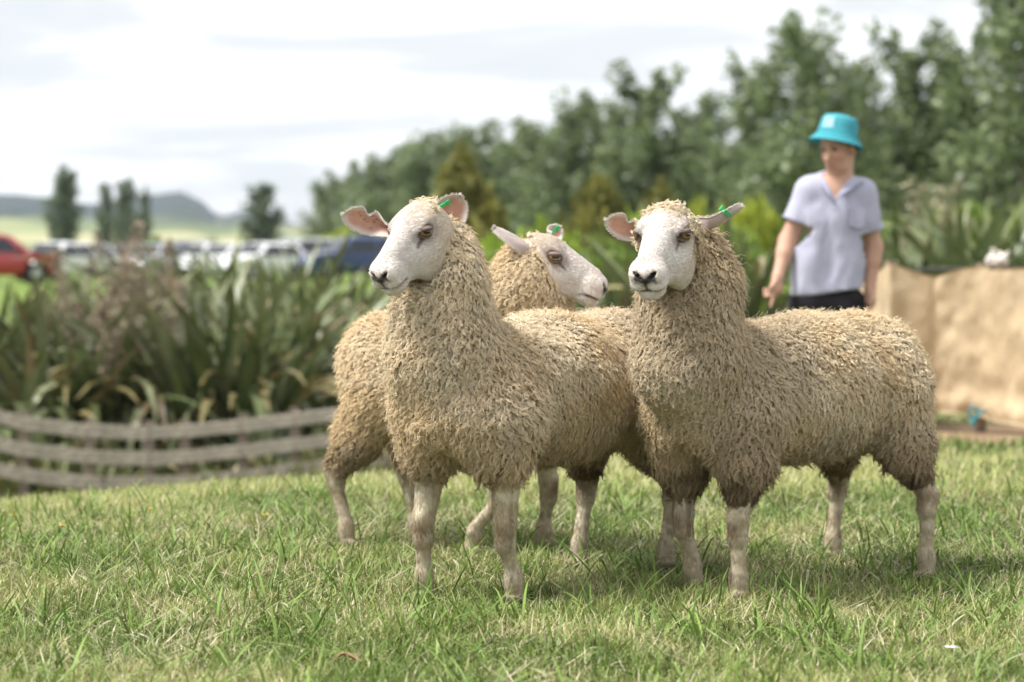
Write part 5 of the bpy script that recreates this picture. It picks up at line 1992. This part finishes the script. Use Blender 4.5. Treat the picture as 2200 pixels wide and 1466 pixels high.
    def wing(s):
        c = w(1793, 430, -.135)
        inner = [nb + np.array([0, .075, .050]), nb + np.array([s * .064, .045, .046]), nb + np.array([s * .068, -.030, .020]), c + np.array([s * .003, 0, .0])]
        outer = [nb + np.array([0, .105, .015]), nb + np.array([s * .100, .060, .045]), nb + np.array([s * .112, -.070, .022]), c + np.array([s * .020, -.010, .022])]
        Vv = np.array(inner + outer)
        Vv = np.concatenate([Vv, Vv + np.array([0, .004, -.007])])
        F = []
        for i in range(3):
            F += [(i, i + 1, i + 5, i + 4), (i + 8, i + 12, i + 13, i + 9), (i + 4, i + 5, i + 13, i + 12), (i, i + 8, i + 9, i + 1)]
        F += [(3, 11, 15, 7), (0, 4, 12, 8)]
        mobj('collar', Vv - P0, F, mcol, so, smooth=False)
    wing(1); wing(-1)
    for py in (436, 452):
        b = MB(); b.lathe([(0, .003), (.006, .003), (.0065, 0), (.006, -.003), (0, -.003)], 14, (np.array([[1, 0, 0], [0, 0, 1], [0, 1, 0]]), w(1791, py, -.122) - P0))
        b.obj('button', material('button', (.25, .25, .33), .3, .5), so)
    # placket strip, chest pocket and the sleeve hems
    b = MB()
    pk = [w(x_, y_, -.098) - P0 for x_, y_ in ((1826, 448), (1858, 450), (1857, 486), (1842, 491), (1826, 485))]
    b.add(pk + [p + np.array([0, .012, 0]) for p in pk], [(0, 1, 2, 3, 4), (9, 8, 7, 6, 5)] + [(i, i + 5, (i + 1) % 5 + 5, (i + 1) % 5) for i in range(5)])
    b.obj('pocket', msh, so, smooth=False)
    for a_, q_, r_ in ((slR, unit(elR - shR), .069), (slL, unit(elL - shL), .067)):
        t1 = unit(np.cross(q_, [0, 1, 0])); t2 = np.cross(q_, t1)
        b = MB(); b.tube([a_ - q_ * .004 + (t1 * math.cos(k) + t2 * math.sin(k)) * r_ - P0 for k in np.linspace(0, 6.2832, 25)], .006, 6, cap=False)
        b.obj('cuff', mcol, so)
    # trousers
    tr = Solid(.03)
    tr.cone(w(1745, 648, .03), w(1808, 648, .03), .112, .112, .05)
    for h_, k_, a_ in ((hipR, knR, anR), (hipL, knL, anL)):
        tr.chain([h_, k_, a_ + np.array([0, 0, .01])], [.103, .078, .066], .03)
    zw = w(0, 622)[2]
    def trf(P):
        return np.maximum(np.maximum(tr(P) + (fbm(P * np.array([1, 1, .6]), 14, 5, 2) - .5) * .018, P[:, 2] - zw), zg + .055 - P[:, 2])
    TV, TF = surface(trf, *[np.arange(a, b, .011) for a, b in zip(*tr.bounds(.03))], lip=1.6)
    mobj('trousers', TV - P0, TF, material('dark_denim', (.018, .016, .020), .85, .2, noise=(12, .25)), person)
    for a_ in (anR, anL):
        bo = Solid(.02)
        bo.cone(a_ + np.array([0, .01, -.045]), a_ + np.array([0, -.165, -.058]), .046, .036)
        bo.cone(a_ + np.array([0, 0, .02]), a_ + np.array([0, 0, -.04]), .050, .046)
        f = lambda P: np.maximum(bo(P), zg + .001 - P[:, 2])
        BV, BF = surface(f, *[np.arange(a, b, .009) for a, b in zip(*bo.bounds(.02))], lip=1.6)
        mobj('boot', BV - P0, BF, material('brown_boot', (.07, .045, .03), .6, .3), person)
    # bucket hat
    hx = unit(np.array([1, 0, -.20])); hz = unit(np.array([.20, .08, 1.0])); hz = unit(hz - hx * (hz @ hx)); hy = np.cross(hz, hx)
    Rm = np.stack([hx, hy, hz * .93], 1); hc = w(1799, 292, -.02)
    prof = [(.0, .112), (.045, .110), (.078, .100), (.090, .082), (.096, .04), (.100, .008), (.114, -.014), (.137, -.043), (.1395, -.046), (.137, -.049), (.110, -.022), (.094, .0), (.088, .06), (.07, .09), (0, .100)]
    b = MB(); b.lathe(prof, 48, (Rm, hc - P0))
    hat = b.obj('bucket_hat', material('turquoise_twill', (.06, .31, .365), .9, .2, noise=(9, .14), bump=(240, .3, .003)), person)
    b = MB()
    for z_ in (.010, -.012, -.028):
        r_ = .1015 if z_ > 0 else (.1135 if z_ > -.02 else .1245)
        b.tube([hc - P0 + Rm @ np.array([r_ * math.cos(a), r_ * math.sin(a), z_ + .001]) for a in np.linspace(0, 6.2832, 49)], .0013, 5, cap=False)
    b.obj('seam', material('turquoise_seam', (.02, .30, .38), .8, .1), hat)
    # pale patch on the crown
    pv, pf = [], []
    for i, a in enumerate(np.linspace(-2.62, -1.98, 9)):
        for j, (r_, z_) in enumerate([(.0980, .022), (.0972, .038), (.0955, .054), (.0935, .070), (.0915, .082)]):
            pv.append(hc + Rm @ np.array([(r_ + .0015) * math.cos(a), (r_ + .0015) * math.sin(a), z_]))
    for i in range(8):
        for j in range(4):
            pf.append((i * 5 + j, i * 5 + 5 + j, i * 5 + 6 + j, i * 5 + 1 + j))
    mobj('patch', np.array(pv) - P0, pf, material('pale_patch', (.30, .52, .57), .7, .2, noise=(60, .2)), hat)


build_person()


# ------------------------------------------------------------------ grass
def blades(name, x, y, L, wid, az, lean, bend, col, seg, kind='stuff', twist=None, sink=.004):
    n = len(x)
    z = gz(x, y) - sink
    b = np.stack([x, y, z], -1)
    d = np.stack([np.cos(az), np.sin(az), np.zeros(n)], -1)
    tw = az + math.pi / 2 + (0 if twist is None else twist)
    s = np.stack([np.cos(tw), np.sin(tw), np.zeros(n)], -1)
    up = np.array([0, 0, 1.0])
    V = []
    p = b.copy(); a = lean.copy()
    rows = seg + 1
    for i in range(rows):
        t = i / seg
        if i:
            a = lean + bend * t
            p = p + (L / seg)[:, None] * (d * np.sin(a)[:, None] + up * np.cos(a)[:, None])
        w = (wid * np.interp(t, [0, .25, .6, .85, 1], [.7, 1, .85, .5, 0]))[:, None]
        if i < seg: V += [p - s * w / 2, p + s * w / 2]
        else: V += [p]
    V = np.stack(V, 1)
    k = V.shape[1]
    I = np.arange(n)[:, None] * k
    q = np.concatenate([I + np.array([2 * i, 2 * i + 1, 2 * i + 3, 2 * i + 2]) for i in range(seg - 1)])
    # last piece as quad with a doubled corner is avoided: a triangle list of its own
    tri = I + np.array([2 * (seg - 1), 2 * (seg - 1) + 1, 2 * seg])
    me = bpy.data.meshes.new(name)
    VV = V.reshape(-1, 3).astype(np.float32)
    me.vertices.add(len(VV)); me.vertices.foreach_set('co', VV.ravel())
    li = np.concatenate([q.ravel(), tri.ravel()]).astype(np.int32)
    me.loops.add(len(li)); me.loops.foreach_set('vertex_index', li)
    ls = np.concatenate([np.arange(len(q)) * 4, len(q) * 4 + np.arange(len(tri)) * 3]).astype(np.int32)
    me.polygons.add(len(ls)); me.polygons.foreach_set('loop_start', ls)
    me.update(calc_edges=True)
    ca = me.attributes.new('col', 'FLOAT_COLOR', 'POINT')
    c = np.ones((n, k, 4), dtype=np.float32)
    tipf = np.linspace(0, 1, k)[None, :, None]
    c[:, :, :3] = np.clip(col[:, None, :] * (1.0 + 0.0 * tipf), 0, 1)
    ca.data.foreach_set('color', c.ravel())
    me.materials.append(M_BLADE)
    me.polygons.foreach_set('use_smooth', np.ones(len(me.polygons), dtype=bool))
    o = link(name, me)
    tag(o, kind=kind)
    return o


def scatter(n, y0, y1, R, margin=.55, power=1.0, xr=None):
    """points over the wedge of turf that is in view, plus a margin at its sides"""
    u = R.random(n)
    y = y0 + (y1 - y0) * u ** power
    hw = y * .2125 + margin
    x = R.uniform(-1, 1, n) * hw
    return x, y


def grass_tint(x, y, R, straw=.12, yb=0.0):
    P = np.stack([x, y], -1)
    n = len(x)
    a = fbm(P, 1.5, 51, 3); b = fbm(P, 6.0, 52, 2)
    green = lerp((.055, .105, .018), (.215, .305, .060), R.random(n))
    yell = lerp((.35, .38, .115), (.54, .52, .23), R.random(n))
    c = lerp(green, yell, np.clip(sstep(.36, .62, a * .55 + b * .45 + yb + R.normal(0, .10, n)), 0, 1) * (.80 + yb))
    s = R.random(n) < straw * (.4 + 1.4 * sstep(.4, .7, b))
    c[s] = lerp((.46, .41, .23), (.64, .57, .37), R.random(s.sum()))
    return c * R.uniform(.85, 1.15, (n, 1))


def build_grass():
    R = np.random.default_rng(404)
    # fine short turf
    x, y = scatter(250000, 4.45, 8.6, R, power=1.2)
    keep = R.random(len(x)) < .35 + .9 * vnoise(np.stack([x, y], -1), 11, 61)
    x, y = x[keep], y[keep]; n = len(x)
    tall = .7 + .75 * vnoise(np.stack([x, y], -1), 5, 62)
    blades('grass', x, y, R.uniform(.025, .062, n) * tall, R.uniform(.0017, .0040, n), R.uniform(0, 6.283, n), np.abs(R.normal(.35, .35, n)), R.uniform(.1, 1.5, n), grass_tint(x, y, R, .16), 3, twist=R.normal(0, .5, n))
    # long broad blades in tufts
    cx, cy = scatter(900, 4.5, 8.8, R)
    k = R.integers(3, 11, len(cx)); idx = np.repeat(np.arange(len(cx)), k)
    x = cx[idx] + R.normal(0, .022, len(idx)); y = cy[idx] + R.normal(0, .022, len(idx)); n = len(x)
    col = lerp((.085, .16, .025), (.23, .33, .075), R.random(n)) * R.uniform(.85, 1.15, (n, 1))
    blades('long_grass', x, y, R.uniform(.07, .155, n), R.uniform(.0035, .0075, n), R.uniform(0, 6.283, n), R.uniform(.1, .7, n), R.uniform(.3, 1.9, n), col, 6, twist=R.normal(0, .5, n))
    # cut hay lying on the turf
    x, y = scatter(22000, 4.45, 8.8, R)
    keep = R.random(len(x)) < .25 + 1.1 * sstep(.4, .7, fbm(np.stack([x, y], -1), 2.2, 63, 2))
    x, y = x[keep], y[keep]; n = len(x)
    col = lerp((.38, .34, .19), (.60, .53, .36), R.random(n))
    gsel = R.random(n) < .35; col[gsel] = lerp((.20, .25, .09), (.32, .35, .16), R.random(gsel.sum()))
    blades('hay', x, y, R.uniform(.04, .12, n), R.uniform(.0014, .0040, n), R.uniform(0, 6.283, n), R.uniform(1.05, 1.5, n), R.uniform(-.3, .55, n), col, 4, twist=R.normal(0, .8, n), sink=-.012)
    # a few pale broad dead leaves
    x, y = scatter(420, 4.5, 8.0, R); n = len(x)
    blades('dead_leaf', x, y, R.uniform(.035, .08, n), R.uniform(.006, .011, n), R.uniform(0, 6.283, n), R.uniform(.5, 1.2, n), R.uniform(.3, 1.6, n), lerp((.36, .36, .20), (.52, .49, .34), R.random(n)), 6, twist=R.normal(0, .9, n), sink=-.012)
    # farther turf, blurred by distance
    x, y = scatter(120000, 8.4, 20, R, power=1.6)
    ok = dirt_mask(x, y) < R.random(len(x)) * .35
    x, y = x[ok], y[ok]; n = len(x)
    blades('far_grass', x, y, R.uniform(.035, .085, n), R.uniform(.004, .008, n) * (y / 10), R.uniform(0, 6.283, n), np.abs(R.normal(.35, .3, n)), R.uniform(.1, 1.3, n), grass_tint(x, y, R, .16, .12), 2)
    # rougher tufts along the foot of the burlap
    x = R.uniform(1.6, 4.6, 4200); y = R.uniform(11.6, 13.1, 4200) + .5 * (vnoise(np.stack([x, x * 0], -1), 2, 3) - .5)
    ok = (vnoise(np.stack([x, y], -1), 2.2, 71) > .45) & (dirt_mask(x, y) < .3)
    x, y = x[ok], y[ok]; n = len(x)
    blades('rough_grass', x, y, R.uniform(.05, .12, n), R.uniform(.006, .012, n), R.uniform(0, 6.283, n), np.abs(R.normal(.2, .3, n)), R.uniform(.1, 1.0, n), grass_tint(x, y, R, .1) * .85, 3)


build_grass()


# ------------------------------------------------------------------ flowers and a curled leaf
def flower(px, py, d, label, petal, name, r=.011, h=.06):
    p = W(px, py, d); zg = float(gz(p[0], d))
    root = empty(name, (p[0], d, zg))
    tag(root, label, 'flower', 'small flowers in the turf')
    h = max(p[2] - zg, .04)
    b = MB(); b.tube([(0, .004, 0), (.003, 0, h * .6), (0, 0, h)], [.0016, .0013, .0012], 6)
    b.obj('stem', material('flower_stem', (.10, .17, .04), .6, .3), root)
    for k in range(5 if r < .014 else 9):
        an = k * 2 * math.pi / (5 if r < .014 else 9)
        ca, sa = math.cos(an), math.sin(an)
        pts = []
        for (u, v, z) in [(.15, 0, 0), (.6, -.38 if r < .014 else -.17, .30), (1.0, -.22 if r < .014 else -.09, .42), (1.0, .22 if r < .014 else .09, .42), (.6, .38 if r < .014 else .17, .30)]:
            q = np.array([u * r * ca - v * r * sa, u * r * sa + v * r * ca, h + z * r])
            pts.append(q)
        mobj('petal', np.array(pts + [q - np.array([0, 0, .0009]) for q in pts]), [(0, 1, 2, 3, 4), (9, 8, 7, 6, 5)] + [(i, i + 5, (i + 1) % 5 + 5, (i + 1) % 5) for i in range(5)], petal, root)
    b = MB(); b.lathe([(0, .004), (.003, .0035), (.0045, .001), (.003, -.002), (0, -.002)], 10, (np.eye(3), (0, 0, h)))
    b.obj('centre', material('flower_centre', (.55, .36, .03), .6, .3), root)


YEL = material('yellow_petal', (.72, .48, .02), .35, .5)
WHP = material('white_petal', (.80, .80, .76), .6, .3)
for (px, py, d, lab) in [(28, 1141, 7.9, 'yellow buttercup alone nearest the corner of the grass under the fence'),
                         (134, 1175, 7.35, 'yellow buttercup a little lower and closer than its two neighbours'),
                         (323, 1141, 7.9, 'yellow buttercup in the grass midway between fence and sheep'),
                         (572, 1163, 7.55, 'yellow buttercup closest to the hind legs of the rear sheep'),
                         (1985, 1134, 7.9, 'yellow buttercup past the hind leg of the curly headed sheep')]:
    flower(px, py, d, lab, YEL, 'buttercup', .0125)
flower(2044, 1430, 5.08, 'single white daisy low in the grass near the corner', WHP, 'daisy', .0141)


def curled_leaf():
    V, F = [], []
    c = W(752, 1452, 4.98); c[2] = float(gz(c[0], c[1])) + .022
    n = 22
    for i in range(n):
        t = i / (n - 1)
        x = -.048 + .105 * t
        w = .010 * np.interp(t, [0, .2, .6, .9, 1], [.15, .8, 1, .5, .05])
        zz = .012 * math.sin(t * 5.5) + (.022 * (1 - t * 3.3) if t < .3 else 0) * -1
        for s in (-1, -.4, .4, 1):
            V.append(c + np.array([x, s * w, zz + .6 * w * s * s]))
            
    for i in range(n - 1):
        for k in range(3):
            F.append((i * 4 + k, i * 4 + 4 + k, i * 4 + 5 + k, i * 4 + 1 + k))
    o = mobj('curled_leaf', np.array(V), F, material('dead_leaf_brown', (.36, .22, .13), .7, .2, noise=(70, .3)), origin=c)
    md = o.modifiers.new('thick', 'SOLIDIFY'); md.thickness = .0012
    tag(o, 'curled brown dead leaf lying at the bottom edge of the grass', 'leaf')


curled_leaf()


# ------------------------------------------------------------------ haze
def build_haze():
    V = np.array([[x, y, z] for x in (-2600, 2200) for y in (-60, 4200) for z in (-9, 170)], float)
    F = [(0, 1, 3, 2), (4, 6, 7, 5), (0, 4, 5, 1), (2, 3, 7, 6), (0, 2, 6, 4), (1, 5, 7, 3)]
    m = bpy.data.materials.new('haze_air'); m.use_nodes = True
    nt = m.node_tree; nt.nodes.clear()
    out = nt.nodes.new('ShaderNodeOutputMaterial')
    v = nt.nodes.new('ShaderNodeVolumePrincipled')
    v.inputs['Color'].default_value = (.80, .89, 1.0, 1)
    v.inputs['Density'].default_value = HAZE
    v.inputs['Anisotropy'].default_value = .1
    nt.links.new(v.outputs[0], out.inputs['Volume'])
    tag(mobj('haze', V, F, m, smooth=False), kind='stuff')


HAZE = .00013
build_haze()
